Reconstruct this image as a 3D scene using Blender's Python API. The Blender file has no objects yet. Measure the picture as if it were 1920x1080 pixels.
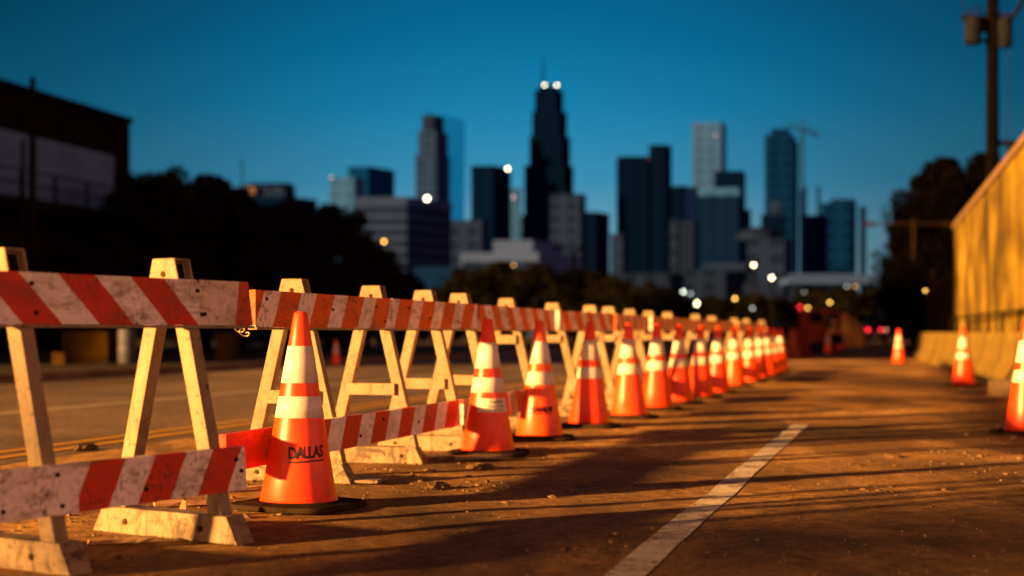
import bpy, bmesh, math, random
from mathutils import Vector, Matrix, noise

R = math.radians
random.seed(7)
SC = bpy.context.scene
COL = SC.collection
F, CX, CY, H = 2667.0, 960.0, 625.0, 0.80          # pixel focal length, principal column, horizon row, eye height
TH = R(15.5)                                       # heading of the work lane, to the right of +Y
SU, CU = math.sin(TH), math.cos(TH)

def UV(u, v):        # lane coordinates (along, right of) -> world x, y
    return (u * SU + v * CU, u * CU - v * SU)
def GX(px, Y):       # lateral position of a picture column at depth Y
    return (px - CX) / F * Y
def GZ(py, Y):       # height of a picture row at depth Y
    return H + (CY - py) / F * Y
def lin(c):
    f = lambda v: v / 12.92 if v <= 0.04045 else ((v + 0.055) / 1.055) ** 2.4
    return tuple(f(x / 255.0) for x in c)
def c4(c): return (c[0], c[1], c[2], 1.0)

# ------------------------------------------------------------------ object helpers
def tag(o, label=None, cat=None, group=None, kind=None):
    if label: o['label'] = label
    if cat: o['category'] = cat
    if group: o['group'] = group
    if kind: o['kind'] = kind
    return o
def thing(name, label, cat, loc=(0, 0, 0), rz=0.0, group=None):
    o = bpy.data.objects.new(name, None)
    o.empty_display_size = 0.2
    COL.objects.link(o)
    o.location = loc
    o.rotation_euler = (0, 0, rz)
    return tag(o, label, cat, group)
def link(name, me, mat, parent=None):
    o = bpy.data.objects.new(name, me)
    COL.objects.link(o)
    if mat is not None:
        mats = mat if isinstance(mat, (list, tuple)) else [mat]
        for m in mats: me.materials.append(m)
    if parent is not None: o.parent = parent
    return o
def obj(name, bm, mat, parent=None, smooth=False):
    me = bpy.data.meshes.new(name)
    bm.normal_update()
    if smooth:
        for f in bm.faces: f.smooth = True
    bm.to_mesh(me); bm.free()
    return link(name, me, mat, parent)
def copy_tree(o, parent=None):
    c = o.copy(); COL.objects.link(c); c.parent = parent
    for ch in list(o.children): copy_tree(ch, c)
    return c
def structure(o): o['kind'] = 'structure'; return o

def add_hexa(bm, p):                               # 8 points: bottom ring 0-3, top ring 4-7
    v = [bm.verts.new(q) for q in p]
    for f in ((3, 2, 1, 0), (4, 5, 6, 7), (0, 1, 5, 4), (1, 2, 6, 5), (2, 3, 7, 6), (3, 0, 4, 7)):
        bm.faces.new([v[i] for i in f])
    return v
def add_box(bm, lo, hi, M=None):
    (x0, y0, z0), (x1, y1, z1) = lo, hi
    p = [Vector(q) for q in ((x0, y0, z0), (x1, y0, z0), (x1, y1, z0), (x0, y1, z0), (x0, y0, z1), (x1, y0, z1), (x1, y1, z1), (x0, y1, z1))]
    if M is not None: p = [M @ q for q in p]
    return add_hexa(bm, p)
def add_prism(bm, poly, z0, z1):                   # plan polygon extruded upward
    a = [bm.verts.new((x, y, z0)) for x, y in poly]
    b = [bm.verts.new((x, y, z1)) for x, y in poly]
    n = len(poly)
    bm.faces.new(list(reversed(a))); bm.faces.new(b)
    for i in range(n): bm.faces.new((a[i], a[(i + 1) % n], b[(i + 1) % n], b[i]))
def add_tube(bm, pts, rad, seg=8, cap=True):
    pts = [Vector(p) for p in pts]
    rad = rad if isinstance(rad, (list, tuple)) else [rad] * len(pts)
    rings, prev = [], None
    for i, p in enumerate(pts):
        d = (pts[min(i + 1, len(pts) - 1)] - pts[max(i - 1, 0)]).normalized()
        up = Vector((0, 0, 1)) if abs(d.z) < 0.95 else Vector((1, 0, 0))
        if prev is None: s = d.cross(up).normalized()
        else: s = (prev - d * prev.dot(d)).normalized()
        prev = s
        t = s.cross(d)
        rings.append([bm.verts.new(p + (s * math.cos(2 * math.pi * k / seg) + t * math.sin(2 * math.pi * k / seg)) * rad[i]) for k in range(seg)])
    for a, b in zip(rings, rings[1:]):
        for k in range(seg): bm.faces.new((a[k], b[k], b[(k + 1) % seg], a[(k + 1) % seg]))
    if cap:
        bm.faces.new(rings[0]); bm.faces.new(list(reversed(rings[-1])))
def add_lathe(bm, prof, seg=48, close=True):
    rings = [[bm.verts.new((r * math.cos(2 * math.pi * k / seg), r * math.sin(2 * math.pi * k / seg), z)) for k in range(seg)] for r, z in prof]
    for a, b in zip(rings, rings[1:]):
        for k in range(seg): bm.faces.new((a[k], a[(k + 1) % seg], b[(k + 1) % seg], b[k]))
    if close:
        bm.faces.new(list(reversed(rings[0]))); bm.faces.new(rings[-1])
def add_ball(bm, c, r, sub=2):
    bmesh.ops.create_icosphere(bm, subdivisions=sub, radius=r, matrix=Matrix.Translation(c))
def bevel(bm, w, seg=2):
    e = [x for x in bm.edges if len(x.link_faces) == 2 and x.calc_face_angle(0) > 0.35]
    bmesh.ops.bevel(bm, geom=e, offset=w, segments=seg, profile=0.6, affect='EDGES', clamp_overlap=True)
def boxobj(name, lo, hi, mat, parent=None, bev=0.0, M=None):
    bm = bmesh.new(); add_box(bm, lo, hi, M)
    if bev: bevel(bm, bev)
    return obj(name, bm, mat, parent)

# ------------------------------------------------------------------ materials
class NT:
    def __init__(s, name):
        s.m = bpy.data.materials.new(name); s.m.use_nodes = True
        s.t = s.m.node_tree; s.t.nodes.clear()
        s.out = s.t.nodes.new('ShaderNodeOutputMaterial')
        s.b = s.t.nodes.new('ShaderNodeBsdfPrincipled')
        s.t.links.new(s.b.outputs[0], s.out.inputs[0])
        s.tc = s.t.nodes.new('ShaderNodeTexCoord')
    def put(s, sock, v):
        if hasattr(v, 'is_output') or isinstance(v, bpy.types.NodeSocket): s.t.links.new(v, sock)
        elif isinstance(v, (tuple, list)): sock.default_value = c4(v) if sock.type == 'RGBA' else v
        else: sock.default_value = v
    def set(s, k, v): s.put(s.b.inputs[k], v)
    def obj(s): return s.tc.outputs['Object']
    def noise(s, scale, detail=4, rough=0.6, vec=None, dist=0.0, col=False):
        n = s.t.nodes.new('ShaderNodeTexNoise'); n.inputs['Scale'].default_value = scale
        n.inputs['Detail'].default_value = detail; n.inputs['Roughness'].default_value = rough; n.inputs['Distortion'].default_value = dist
        s.put(n.inputs['Vector'], vec if vec is not None else s.obj())
        return n.outputs['Color' if col else 'Fac']
    def voro(s, scale, feature='F1', vec=None, out='Distance'):
        n = s.t.nodes.new('ShaderNodeTexVoronoi'); n.feature = feature; n.inputs['Scale'].default_value = scale
        s.put(n.inputs['Vector'], vec if vec is not None else s.obj())
        return n.outputs[out]
    def ramp(s, fac, stops, interp='LINEAR'):
        n = s.t.nodes.new('ShaderNodeValToRGB'); n.color_ramp.interpolation = interp
        e = n.color_ramp.elements
        while len(e) < len(stops): e.new(0.5)
        for q, (p, c) in zip(e, stops):
            q.position = p; q.color = c4(c) if isinstance(c, (tuple, list)) else (c, c, c, 1)
        s.put(n.inputs['Fac'], fac)
        return n.outputs['Color']
    def mix(s, fac, a, b, mode='MIX'):
        n = s.t.nodes.new('ShaderNodeMix'); n.data_type = 'RGBA'; n.blend_type = mode
        s.put(n.inputs[0], fac); s.put(n.inputs[6], a); s.put(n.inputs[7], b)
        return n.outputs[2]
    def math(s, op, a, b=0.0, c=0.0, clamp=False):
        n = s.t.nodes.new('ShaderNodeMath'); n.operation = op; n.use_clamp = clamp
        s.put(n.inputs[0], a); s.put(n.inputs[1], b); s.put(n.inputs[2], c)
        return n.outputs[0]
    def xyz(s, vec=None):
        n = s.t.nodes.new('ShaderNodeSeparateXYZ'); s.put(n.inputs[0], vec if vec is not None else s.obj())
        return n.outputs
    def map(s, scale=(1, 1, 1), rot=(0, 0, 0), vec=None, loc=(0, 0, 0)):
        n = s.t.nodes.new('ShaderNodeMapping'); n.inputs['Scale'].default_value = scale; n.inputs['Rotation'].default_value = rot
        n.inputs['Location'].default_value = loc
        s.put(n.inputs['Vector'], vec if vec is not None else s.obj())
        return n.outputs[0]
    def bump(s, h, strength=0.5, dist=0.01, prev=None):
        n = s.t.nodes.new('ShaderNodeBump'); n.inputs['Strength'].default_value = strength; n.inputs['Distance'].default_value = dist
        s.put(n.inputs['Height'], h)
        if prev is not None: s.put(n.inputs['Normal'], prev)
        return n.outputs[0]
    def rand(s):
        n = s.t.nodes.new('ShaderNodeObjectInfo'); return n.outputs['Random']
    def shifted(s):                                # object coordinates offset per object, so copies do not repeat their dirt
        n = s.t.nodes.new('ShaderNodeVectorMath'); n.operation = 'ADD'
        s.put(n.inputs[0], s.obj())
        m = s.t.nodes.new('ShaderNodeMath'); m.operation = 'MULTIPLY'; m.inputs[1].default_value = 37.0
        s.put(m.inputs[0], s.rand())
        s.put(n.inputs[1], m.outputs[0])
        return n.outputs[0]

def plain(name, col, rough=0.7, var=0.25, scale=4.0, metal=0.0, spec=0.3, bump=0.0):
    if max(col) < 0.09 and rough > 0.45: spec = 0.0
    t = NT(name)
    n = t.noise(scale, 5, 0.65, t.shifted())
    d = tuple(max(0.0, x * (1 - var)) for x in col); l = tuple(min(1.0, x * (1 + var)) for x in col)
    t.set('Base Color', t.ramp(n, [(0.3, d), (0.7, l)]))
    t.set('Roughness', rough); t.set('Metallic', metal); t.set('Specular IOR Level', spec)
    if bump: t.set('Normal', t.bump(t.noise(scale * 12, 4, 0.6), 0.5, bump))
    return t.m
def emit(name, col, strength):
    t = NT(name)
    t.set('Base Color', (0.02, 0.02, 0.02)); t.set('Emission Color', c4(col)); t.set('Emission Strength', strength)
    t.set('Roughness', 0.4)
    return t.m

def stripe_mat(name, period, slant, phase, red, white=(0.80, 0.73, 0.70), duty=0.5, clean_to=None, extra=None, grime=1.0, clean_from=None, solid_to=None):
    """Reflective board: stripes across x (along the board), leaning by slant * z; beyond clean_to bare dirty board, with one extra orange band."""
    t = NT(name)
    x, y, z = t.xyz()
    wob = t.math('MULTIPLY', t.math('SUBTRACT', t.noise(9, 2), 0.5), 0.012)
    u = t.math('ADD', t.math('ADD', x, t.math('MULTIPLY', z, slant)), wob)
    fr = t.math('FRACT', t.math('ADD', t.math('DIVIDE', u, period), phase))
    mask = t.math('SUBTRACT', t.math('SMOOTH_MIN', 1.0, t.math('DIVIDE', fr, 0.012), 0.0), t.math('MULTIPLY', t.math('GREATER_THAN', fr, duty), 1.0), clamp=True)
    dusty = t.noise(5, 6, 0.7, t.shifted())
    redv = t.ramp(dusty, [(0.25, tuple(c * 0.62 for c in red)), (0.6, red), (0.8, (red[0] * 1.05, red[1] * 1.5 + 0.01, red[2] * 1.6 + 0.008))])
    whv = t.ramp(dusty, [(0.2, tuple(c * 0.55 for c in white)), (0.5, white), (0.85, tuple(min(1, c * 1.12) for c in white))])
    if clean_to is not None:
        bare = t.math('GREATER_THAN', x, clean_to)
        mask = t.math('MULTIPLY', mask, t.math('SUBTRACT', 1.0, bare))
        whv = t.mix(t.math('MULTIPLY', bare, 0.55), whv, t.ramp(t.noise(14, 6, 0.75), [(0.35, (0.30, 0.21, 0.14)), (0.62, (0.62, 0.50, 0.38))]))
    if clean_from is not None: mask = t.math('MULTIPLY', mask, t.math('GREATER_THAN', x, clean_from))
    if solid_to is not None:
        sd = t.math('LESS_THAN', x, solid_to)
        mask = t.math('MAXIMUM', mask, sd); redv = t.mix(sd, redv, (0.62, 0.040, 0.012))
    col = t.mix(mask, whv, redv)
    if extra is not None:
        e0, k, w = extra
        uu = t.math('ADD', x, t.math('MULTIPLY', z, k))
        em = t.math('MULTIPLY', t.math('GREATER_THAN', uu, e0), t.math('LESS_THAN', uu, e0 + w))
        col = t.mix(em, col, t.mix(0.35, redv, (0.42, 0.11, 0.03)))
    # scratches, mud speckle, drips
    sp = t.ramp(t.noise(42, 5, 0.8, t.shifted()), [(0.50, 0), (0.60, 1)])
    blot = t.ramp(t.noise(3.2, 5, 0.75, t.shifted(), 1.2), [(0.44, 0), (0.62, 1)])
    col = t.mix(t.math('MULTIPLY', t.math('MULTIPLY', sp, blot), 0.95 * grime), col, (0.040, 0.022, 0.012))
    smear = t.ramp(t.noise(2.6, 5, 0.75, t.map((1.0, 1.0, 2.4), (0, 0.9, 0)), 2.4), [(0.50, 0), (0.64, 1)])
    col = t.mix(t.math('MULTIPLY', smear, 0.6 * grime), col, (0.16, 0.055, 0.025))
    scr = t.ramp(t.voro(11, 'DISTANCE_TO_EDGE', t.map((1.0, 1.0, 0.45), (0, 0.6, 0), t.shifted())), [(0.0, 1), (0.012, 0)])
    col = t.mix(t.math('MULTIPLY', t.math('MULTIPLY', scr, blot), 0.7 * grime), col, (0.06, 0.03, 0.02))
    t.set('Base Color', col); t.set('Roughness', t.ramp(dusty, [(0.3, 0.42), (0.7, 0.7)])); t.set('Specular IOR Level', 0.35)
    t.set('Normal', t.bump(t.noise(60, 4), 0.18, 0.003))
    return t.m

def trestle_mat(name='painted_timber'):
    t = NT(name)
    v = t.shifted()
    n = t.noise(6, 6, 0.7, v)
    col = t.ramp(n, [(0.28, (0.09, 0.055, 0.027)), (0.45, (0.225, 0.168, 0.098)), (0.8, (0.295, 0.235, 0.15))])
    grain = t.ramp(t.noise(3, 5, 0.7, t.map((22, 22, 2.5), vec=v)), [(0.42, 1), (0.6, 0)])
    col = t.mix(t.math('MULTIPLY', grain, 0.20), col, (0.30, 0.22, 0.12))
    sp = t.ramp(t.noise(38, 4, 0.75, v), [(0.57, 0), (0.66, 1)])
    blot = t.ramp(t.noise(4.5, 4, 0.7, v, 0.8), [(0.40, 0), (0.55, 1)])
    col = t.mix(t.math('MULTIPLY', sp, t.math('ADD', 0.25, blot, clamp=True)), col, (0.06, 0.035, 0.018))
    rust = t.ramp(t.noise(2.3, 6, 0.75, t.map((6, 6, 1.4), vec=v), 1.0), [(0.51, 0), (0.66, 1)])
    z = t.xyz()[2]
    low = t.math('SUBTRACT', 1.0, t.math('DIVIDE', z, 0.30), clamp=True)
    col = t.mix(t.math('MULTIPLY', rust, t.math('ADD', 0.42, t.math('MULTIPLY', low, 1.3), clamp=True)), col, (0.055, 0.026, 0.010))
    mud = t.ramp(t.noise(8, 6, 0.75, v, 0.8), [(0.50, 0), (0.62, 1)])
    zl = t.math('SUBTRACT', 1.0, t.math('DIVIDE', z, 0.22), clamp=True)
    col = t.mix(t.math('MULTIPLY', mud, t.math('MULTIPLY', zl, 1.5, clamp=True)), col, (0.050, 0.026, 0.011))
    t.set('Base Color', col); t.set('Roughness', 0.55); t.set('Specular IOR Level', 0.35)
    t.set('Normal', t.bump(t.noise(45, 5, 0.7, v), 0.25, 0.003))
    return t.m

M = {}
M['trestle'] = trestle_mat()
M['black'] = plain('dark_cavity', (0.010, 0.007, 0.005), 0.8, 0.4)
M['bolt'] = plain('rusty_bolt', (0.035, 0.020, 0.012), 0.55, 0.5, 60, 0.6)
M['rubber'] = plain('dusty_rubber', (0.030, 0.019, 0.013), 0.75, 0.5, 9, bump=0.004)
def cone_mat():
    t = NT('cone_plastic')
    v = t.shifted()
    n = t.noise(5, 5, 0.65, v)
    col = t.ramp(n, [(0.25, (0.80, 0.032, 0.0015)), (0.6, (0.95, 0.055, 0.002)), (0.85, (0.95, 0.08, 0.005))])
    z = t.xyz()[2]
    col = t.mix(1.0, col, t.ramp(t.rand(), [(0.0, (0.88, 0.85, 1.0)), (0.5, (1.0, 1.0, 1.0)), (1.0, (1.05, 1.6, 2.2))]), 'MULTIPLY')
    low = t.math('SUBTRACT', 1.0, t.math('DIVIDE', z, 0.30), clamp=True)
    mud = t.ramp(t.noise(11, 6, 0.75, v, 0.6), [(0.46, 0), (0.66, 1)])
    col = t.mix(t.math('MULTIPLY', mud, t.math('ADD', 0.10, t.math('MULTIPLY', low, 0.55), clamp=True)), col, (0.24, 0.055, 0.012))
    scuff = t.ramp(t.noise(26, 4, 0.8, t.map((1, 1, 0.35), vec=v)), [(0.66, 0), (0.72, 1)])
    col = t.mix(t.math('MULTIPLY', scuff, 0.35), col, (0.10, 0.02, 0.006))
    t.set('Base Color', col); t.set('Roughness', t.ramp(n, [(0.3, 0.30), (0.7, 0.46)])); t.set('Specular IOR Level', 0.5)
    t.set('Normal', t.bump(t.noise(16, 3), 0.10, 0.004))
    return t.m
M['cone'] = cone_mat()
def collar_mat():
    t = NT('reflective_sheeting')
    v = t.shifted()
    n = t.noise(8, 6, 0.7, v)
    col = t.ramp(n, [(0.25, (0.42, 0.36, 0.32)), (0.55, (0.66, 0.60, 0.56)), (0.8, (0.74, 0.69, 0.65))])
    streak = t.ramp(t.noise(5, 5, 0.8, t.map((14, 14, 1.0), vec=v)), [(0.55, 0), (0.75, 1)])
    col = t.mix(t.math('MULTIPLY', streak, 0.35), col, (0.25, 0.15, 0.09))
    sp = t.ramp(t.noise(70, 3, 0.7, v), [(0.68, 0), (0.74, 1)])
    col = t.mix(t.math('MULTIPLY', sp, 0.6), col, (0.10, 0.06, 0.04))
    t.set('Base Color', col); t.set('Roughness', 0.42); t.set('Specular IOR Level', 0.5)
    t.set('Normal', t.bump(t.voro(140), 0.06, 0.002))
    return t.m
M['collar'] = collar_mat()
def ink_mat():
    t = NT('worn_print')
    t.set('Base Color', t.ramp(t.noise(70, 4, 0.75), [(0.50, (0.012, 0.006, 0.005)), (0.66, (0.05, 0.008, 0.003)), (0.74, (0.5, 0.04, 0.003))])); t.set('Roughness', 0.6)
    return t.m
M['ink'] = ink_mat()
M['sticker'] = plain('paper_label', (0.66, 0.56, 0.46), 0.6, 0.15, 20)
M['stickerink'] = plain('label_print', (0.16, 0.11, 0.08), 1.6, 0.4, 50)

def ground_mat(name, dark, mid, light, wscale=1.0, crack=True, bump=1.0, grit=(0.30, 0.22, 0.14)):
    t = NT(name)
    p = t.obj()
    big = t.noise(0.35 * wscale, 5, 0.6, t.map((1, 1, 1), (0, 0, -TH), p), 0.6)
    streaks = t.noise(0.55 * wscale, 6, 0.65, t.map((1.0, 0.22, 1), (0, 0, TH), p), 0.5)     # tyre polish along the lane
    f = t.math('ADD', t.math('MULTIPLY', big, 0.55), t.math('MULTIPLY', streaks, 0.45))
    col = t.ramp(f, [(0.40, dark), (0.50, mid), (0.61, light)])
    fine = t.noise(34, 6, 0.8, p)
    col = t.mix(0.55, col, t.ramp(fine, [(0.34, (0.15, 0.15, 0.15)), (0.48, (0.62, 0.62, 0.62)), (0.62, (1.0, 1.0, 1.0))]), 'MULTIPLY')
    mid_ = t.noise(12, 8, 0.88, p)
    col = t.mix(0.8, col, t.ramp(mid_, [(0.36, (0.16, 0.15, 0.14)), (0.49, (0.80, 0.80, 0.80)), (0.62, (1.45, 1.42, 1.40))]), 'MULTIPLY')
    agg = t.ramp(t.voro(95, 'F1', p), [(0.16, 1), (0.30, 0)])
    col = t.mix(t.math('MULTIPLY', agg, t.ramp(t.noise(6, 3, 0.7, p), [(0.45, 0), (0.62, 0.7)])), col, grit)
    spot = t.ramp(t.noise(2.1, 5, 0.75, p, 1.0), [(0.56, 0), (0.70, 1)])
    col = t.mix(t.math('MULTIPLY', spot, 0.55), col, tuple(c * 0.45 for c in dark))
    patch = t.ramp(t.noise(0.75 * wscale, 3, 0.55, t.map((1.0, 0.5, 1), (0, 0, TH), p, (7, 3, 0)), 0.9), [(0.54, 0), (0.60, 1)])
    col = t.mix(t.math('MULTIPLY', patch, 0.5), col, tuple(c * 1.1 for c in dark))
    if crack:
        wv = t.t.nodes.new('ShaderNodeVectorMath'); wv.operation = 'ADD'
        t.put(wv.inputs[0], p); t.put(wv.inputs[1], t.noise(2.0, 3, 0.7, p, col=True))
        ck = t.ramp(t.voro(0.55, 'DISTANCE_TO_EDGE', wv.outputs[0]), [(0.0, 1), (0.008, 0)])
        col = t.mix(t.math('MULTIPLY', ck, 0.7), col, (0.012, 0.008, 0.005))
    t.set('Base Color', col)
    t.set('Roughness', t.ramp(fine, [(0.3, 0.72), (0.7, 0.95)])); t.set('Specular IOR Level', 0.25)
    b1 = t.bump(t.noise(7, 7, 0.78, p), 0.5 * bump, 0.035)
    b2 = t.bump(t.noise(40, 6, 0.85, p), 0.9 * bump, 0.016, b1)
    t.set('Normal', b2)
    return t.m
M['lane'] = ground_mat('dusty_lane', (0.075, 0.038, 0.014), (0.34, 0.18, 0.060), (0.80, 0.46, 0.155))
M['road'] = ground_mat('worn_asphalt', (0.10, 0.068, 0.050), (0.20, 0.140, 0.105), (0.32, 0.23, 0.175), 0.6, bump=0.35)
M['soil'] = ground_mat('dark_soil', (0.010, 0.007, 0.004), (0.018, 0.012, 0.007), (0.030, 0.020, 0.011), 0.2, crack=False, bump=0.4)
M['pave'] = plain('kerb_concrete', (0.16, 0.11, 0.08), 0.85, 0.4, 2.0)
def paint_mat(name, col, under, cover=0.5):
    t = NT(name)
    n = t.noise(18, 6, 0.8)
    n2 = t.noise(2.2, 4, 0.7)
    w = t.ramp(t.math('ADD', t.math('MULTIPLY', n, 0.6), t.math('MULTIPLY', n2, 0.4)), [(cover - 0.10, 0), (cover + 0.02, 1)])
    c = t.mix(w, under, t.ramp(t.noise(6, 5, 0.7), [(0.3, tuple(x * 0.6 for x in col)), (0.7, col)]))
    t.set('Base Color', c); t.set('Roughness', 0.75); t.set('Specular IOR Level', 0.3)
    t.set('Normal', t.bump(t.noise(55, 5, 0.75), 0.5, 0.006))
    return t.m
M['white_paint'] = paint_mat('worn_white_paint', (0.74, 0.66, 0.58), (0.17, 0.09, 0.042), 0.495)
M['lane_paint'] = paint_mat('faded_lane_paint', (0.62, 0.54, 0.45), (0.22, 0.15, 0.10), 0.42)
M['yellow_paint'] = paint_mat('worn_yellow_paint', (0.66, 0.34, 0.02), (0.22, 0.13, 0.07), 0.40)
M['stone'] = plain('grit', (0.14, 0.085, 0.045), 0.9, 0.7, 30)
M['wood'] = plain('split_timber', (0.34, 0.22, 0.11), 0.8, 0.4, 12)
M['concrete_block'] = plain('raw_concrete', (0.09, 0.06, 0.035), 0.9, 0.3, 8, bump=0.01)

# ------------------------------------------------------------------ camera, world, sun
cam = bpy.data.objects.new('camera', bpy.data.cameras.new('camera'))
COL.objects.link(cam); SC.camera = cam
cam.location = (0, 0, H); cam.rotation_euler = (R(90), 0, 0)
cam.data.sensor_width = 36; cam.data.lens = 36 * F / 1920.0
cam.data.shift_y = (CY - 540.0) / 1920.0
cam.data.clip_start = 0.05; cam.data.clip_end = 20000
cam.data.dof.use_dof = True; cam.data.dof.focus_distance = 6.7; cam.data.dof.aperture_fstop = 1.25
cam.data.dof.aperture_blades = 0

SUN_L = Vector((-0.88, -0.475, math.tan(R(9.2)))).normalized()    # towards the low sun, left and slightly behind
SUN_EL = math.asin(SUN_L.z); SUN_AZ = math.atan2(SUN_L.x, SUN_L.y)
sun = bpy.data.objects.new('sun', bpy.data.lights.new('sun', 'SUN'))
COL.objects.link(sun)
sun.rotation_euler = SUN_L.to_track_quat('Z', 'Y').to_euler()
sun.location = (-20, -6, 12)
sun.data.energy = 24.0; sun.data.angle = R(2.0); sun.data.color = (1.0, 0.46, 0.11)

w = bpy.data.worlds.new('World'); SC.world = w; w.use_nodes = True
nt = w.node_tree; nt.nodes.clear()
class WN(NT):
    def __init__(s): s.t = nt
wn = WN()
tcw = nt.nodes.new('ShaderNodeTexCoord')
dx, dy, dz = wn.xyz(tcw.outputs['Generated'])
front = wn.ramp(dz, [(0.0, lin((150, 180, 190))), (0.06, lin((110, 162, 184))), (0.105, lin((58, 143, 180))), (0.155, lin((22, 128, 172))),
                     (0.195, lin((4, 112, 157))), (0.235, lin((2, 95, 139))), (0.34, lin((0, 44, 80))), (0.6, lin((0, 14, 30))), (1.0, lin((0, 8, 18)))])
q = wn.math('DIVIDE', wn.math('SUBTRACT', dx, 0.01), 0.42)
att = wn.math('DIVIDE', 1.0, wn.math('ADD', 1.0, wn.math('MULTIPLY', wn.math('POWER', wn.math('ABSOLUTE', q), 2.2), 2.6)))
front = wn.mix(1.0, front, att, 'MULTIPLY')
K = 2.75
back = wn.ramp(dz, [(0.0, (1.0, 0.37, 0.20)), (0.14, (0.78, 0.29, 0.16)), (0.34, (0.20, 0.09, 0.06)), (0.6, (0.012, 0.012, 0.018)), (1.0, (0.0, 0.006, 0.014))])
back = wn.mix(1.0, back, (K, K, K), 'MULTIPLY')
fm = wn.ramp(wn.math('MULTIPLY_ADD', dy, 0.5, 0.5), [(0.44, 0), (0.72, 1)])
sky = wn.mix(fm, back, front)
below = wn.ramp(dz, [(0.0, 1), (0.004, 0)])
nish = nt.nodes.new('ShaderNodeTexSky'); nish.sky_type = 'NISHITA'; nish.sun_disc = False
nish.sun_elevation = SUN_EL; nish.sun_rotation = SUN_AZ
bg1 = nt.nodes.new('ShaderNodeBackground'); wn.put(bg1.inputs[0], sky); bg1.inputs[1].default_value = 1.0
bg2 = nt.nodes.new('ShaderNodeBackground'); wn.put(bg2.inputs[0], nish.outputs[0]); bg2.inputs[1].default_value = 0.0008
add = nt.nodes.new('ShaderNodeAddShader'); nt.links.new(bg1.outputs[0], add.inputs[0]); nt.links.new(bg2.outputs[0], add.inputs[1])
wo = nt.nodes.new('ShaderNodeOutputWorld'); nt.links.new(add.outputs[0], wo.inputs[0])

SC.view_settings.view_transform = 'Standard'
try: SC.view_settings.look = 'None'
except Exception: pass
SC.view_settings.exposure = 0.0
SC.render.engine = 'CYCLES'
SC.cycles.use_denoising = True
SC.cycles.max_bounces = 6; SC.cycles.diffuse_bounces = 3; SC.cycles.glossy_bounces = 3
SC.cycles.sample_clamp_indirect = 6.0

# ------------------------------------------------------------------ the setting: ground, lane, road
def hgt(u, v):
    """Relief of the dusty lane: low swells, ruts, a ridge of spoil along the barricade feet."""
    x, y = UV(u, v)
    fade = max(0.12, min(1.0, 14.0 / max(u, 1.0)))
    h = 0.010 * noise.noise(Vector((x * 0.9, y * 0.9, 0.0))) + 0.006 * noise.noise(Vector((x * 3.1, y * 3.1, 4.0))) + 0.003 * noise.noise(Vector((x * 9.0, y * 9.0, 9.0)))
    ridge = math.exp(-((v + 3.15) / 0.38) ** 2) * (0.010 + 0.022 * max(0, noise.noise(Vector((x * 2.3, y * 2.3, 2.0)))))
    ridge += math.exp(-((v - 1.0) / 0.35) ** 2) * 0.018 * max(0, noise.noise(Vector((x * 2.9, y * 2.9, 7.0))))
    return (h * 0.8 + ridge - 0.004) * fade

def sheet(name, us, vs, zf, mat, kind='structure'):
    verts = []; faces = []
    nv = len(vs)
    for u in us:
        for v in vs:
            x, y = UV(u, v); verts.append((x, y, zf(u, v)))
    for i in range(len(us) - 1):
        for j in range(nv - 1):
            a = i * nv + j; faces.append((a, a + 1, a + nv + 1, a + nv))
    me = bpy.data.meshes.new(name); me.from_pydata(verts, [], faces)
    for p in me.polygons: p.use_smooth = True
    o = link(name, me, mat)
    o['kind'] = kind
    return o
def frange(a, b, s):
    r = []
    while a < b - 1e-6: r.append(a); a += s
    r.append(b); return r
us = frange(3.2, 15.0, 0.045)[:-1] + frange(15.0, 40.0, 0.3)[:-1] + frange(40.0, 150.0, 5.0)
us = frange(-12.0, 3.2, 0.4)[:-1] + us
vs = frange(-5.3, 5.2, 0.06)
sheet('work_lane', us, vs, hgt, M['lane'])
sheet('road', frange(-30, 260, 10), frange(-14.6, -5.24, 1.17), lambda u, v: -0.012, M['road'])
sheet('ground', [-3000, -60, 0, 60, 200, 600, 4000], [-4000, -400, -60, -14, 6, 60, 400, 4000], lambda u, v: -0.06, M['soil'])
# painted markings
def paint(name, u0, u1, vc, half, mat, zf, lift=0.0022, step=0.05):
    return sheet(name, frange(u0, u1, step), [vc - half, vc, vc + half], lambda u, v: zf(u, v) + lift, mat)
paint('white_lane_line', 1.5, 12.75, -0.90, 0.068, M['white_paint'], hgt)
paint('dividing_line', -20, 90, -8.8, 0.07, M['lane_paint'], lambda u, v: -0.012, 0.004, 5.0)
for vv in (-5.95, -5.68): paint('yellow_line', -20, 90, vv, 0.055, M['yellow_paint'], lambda u, v: -0.012, 0.004, 5.0)
bm = bmesh.new()
def uvpoly(bm, u0, u1, v0, v1, z0, z1):
    p = [UV(u0, v0), UV(u0, v1), UV(u1, v1), UV(u1, v0)]
    add_prism(bm, list(reversed(p)), z0, z1)
bm = bmesh.new(); uvpoly(bm, -30, 200, -14.78, -14.60, -0.05, 0.13); structure(obj('kerb', bm, M['pave']))
bm = bmesh.new(); uvpoly(bm, -30, 200, -19.0, -14.78, -0.05, 0.11); structure(obj('pavement', bm, M['soil']))

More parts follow.
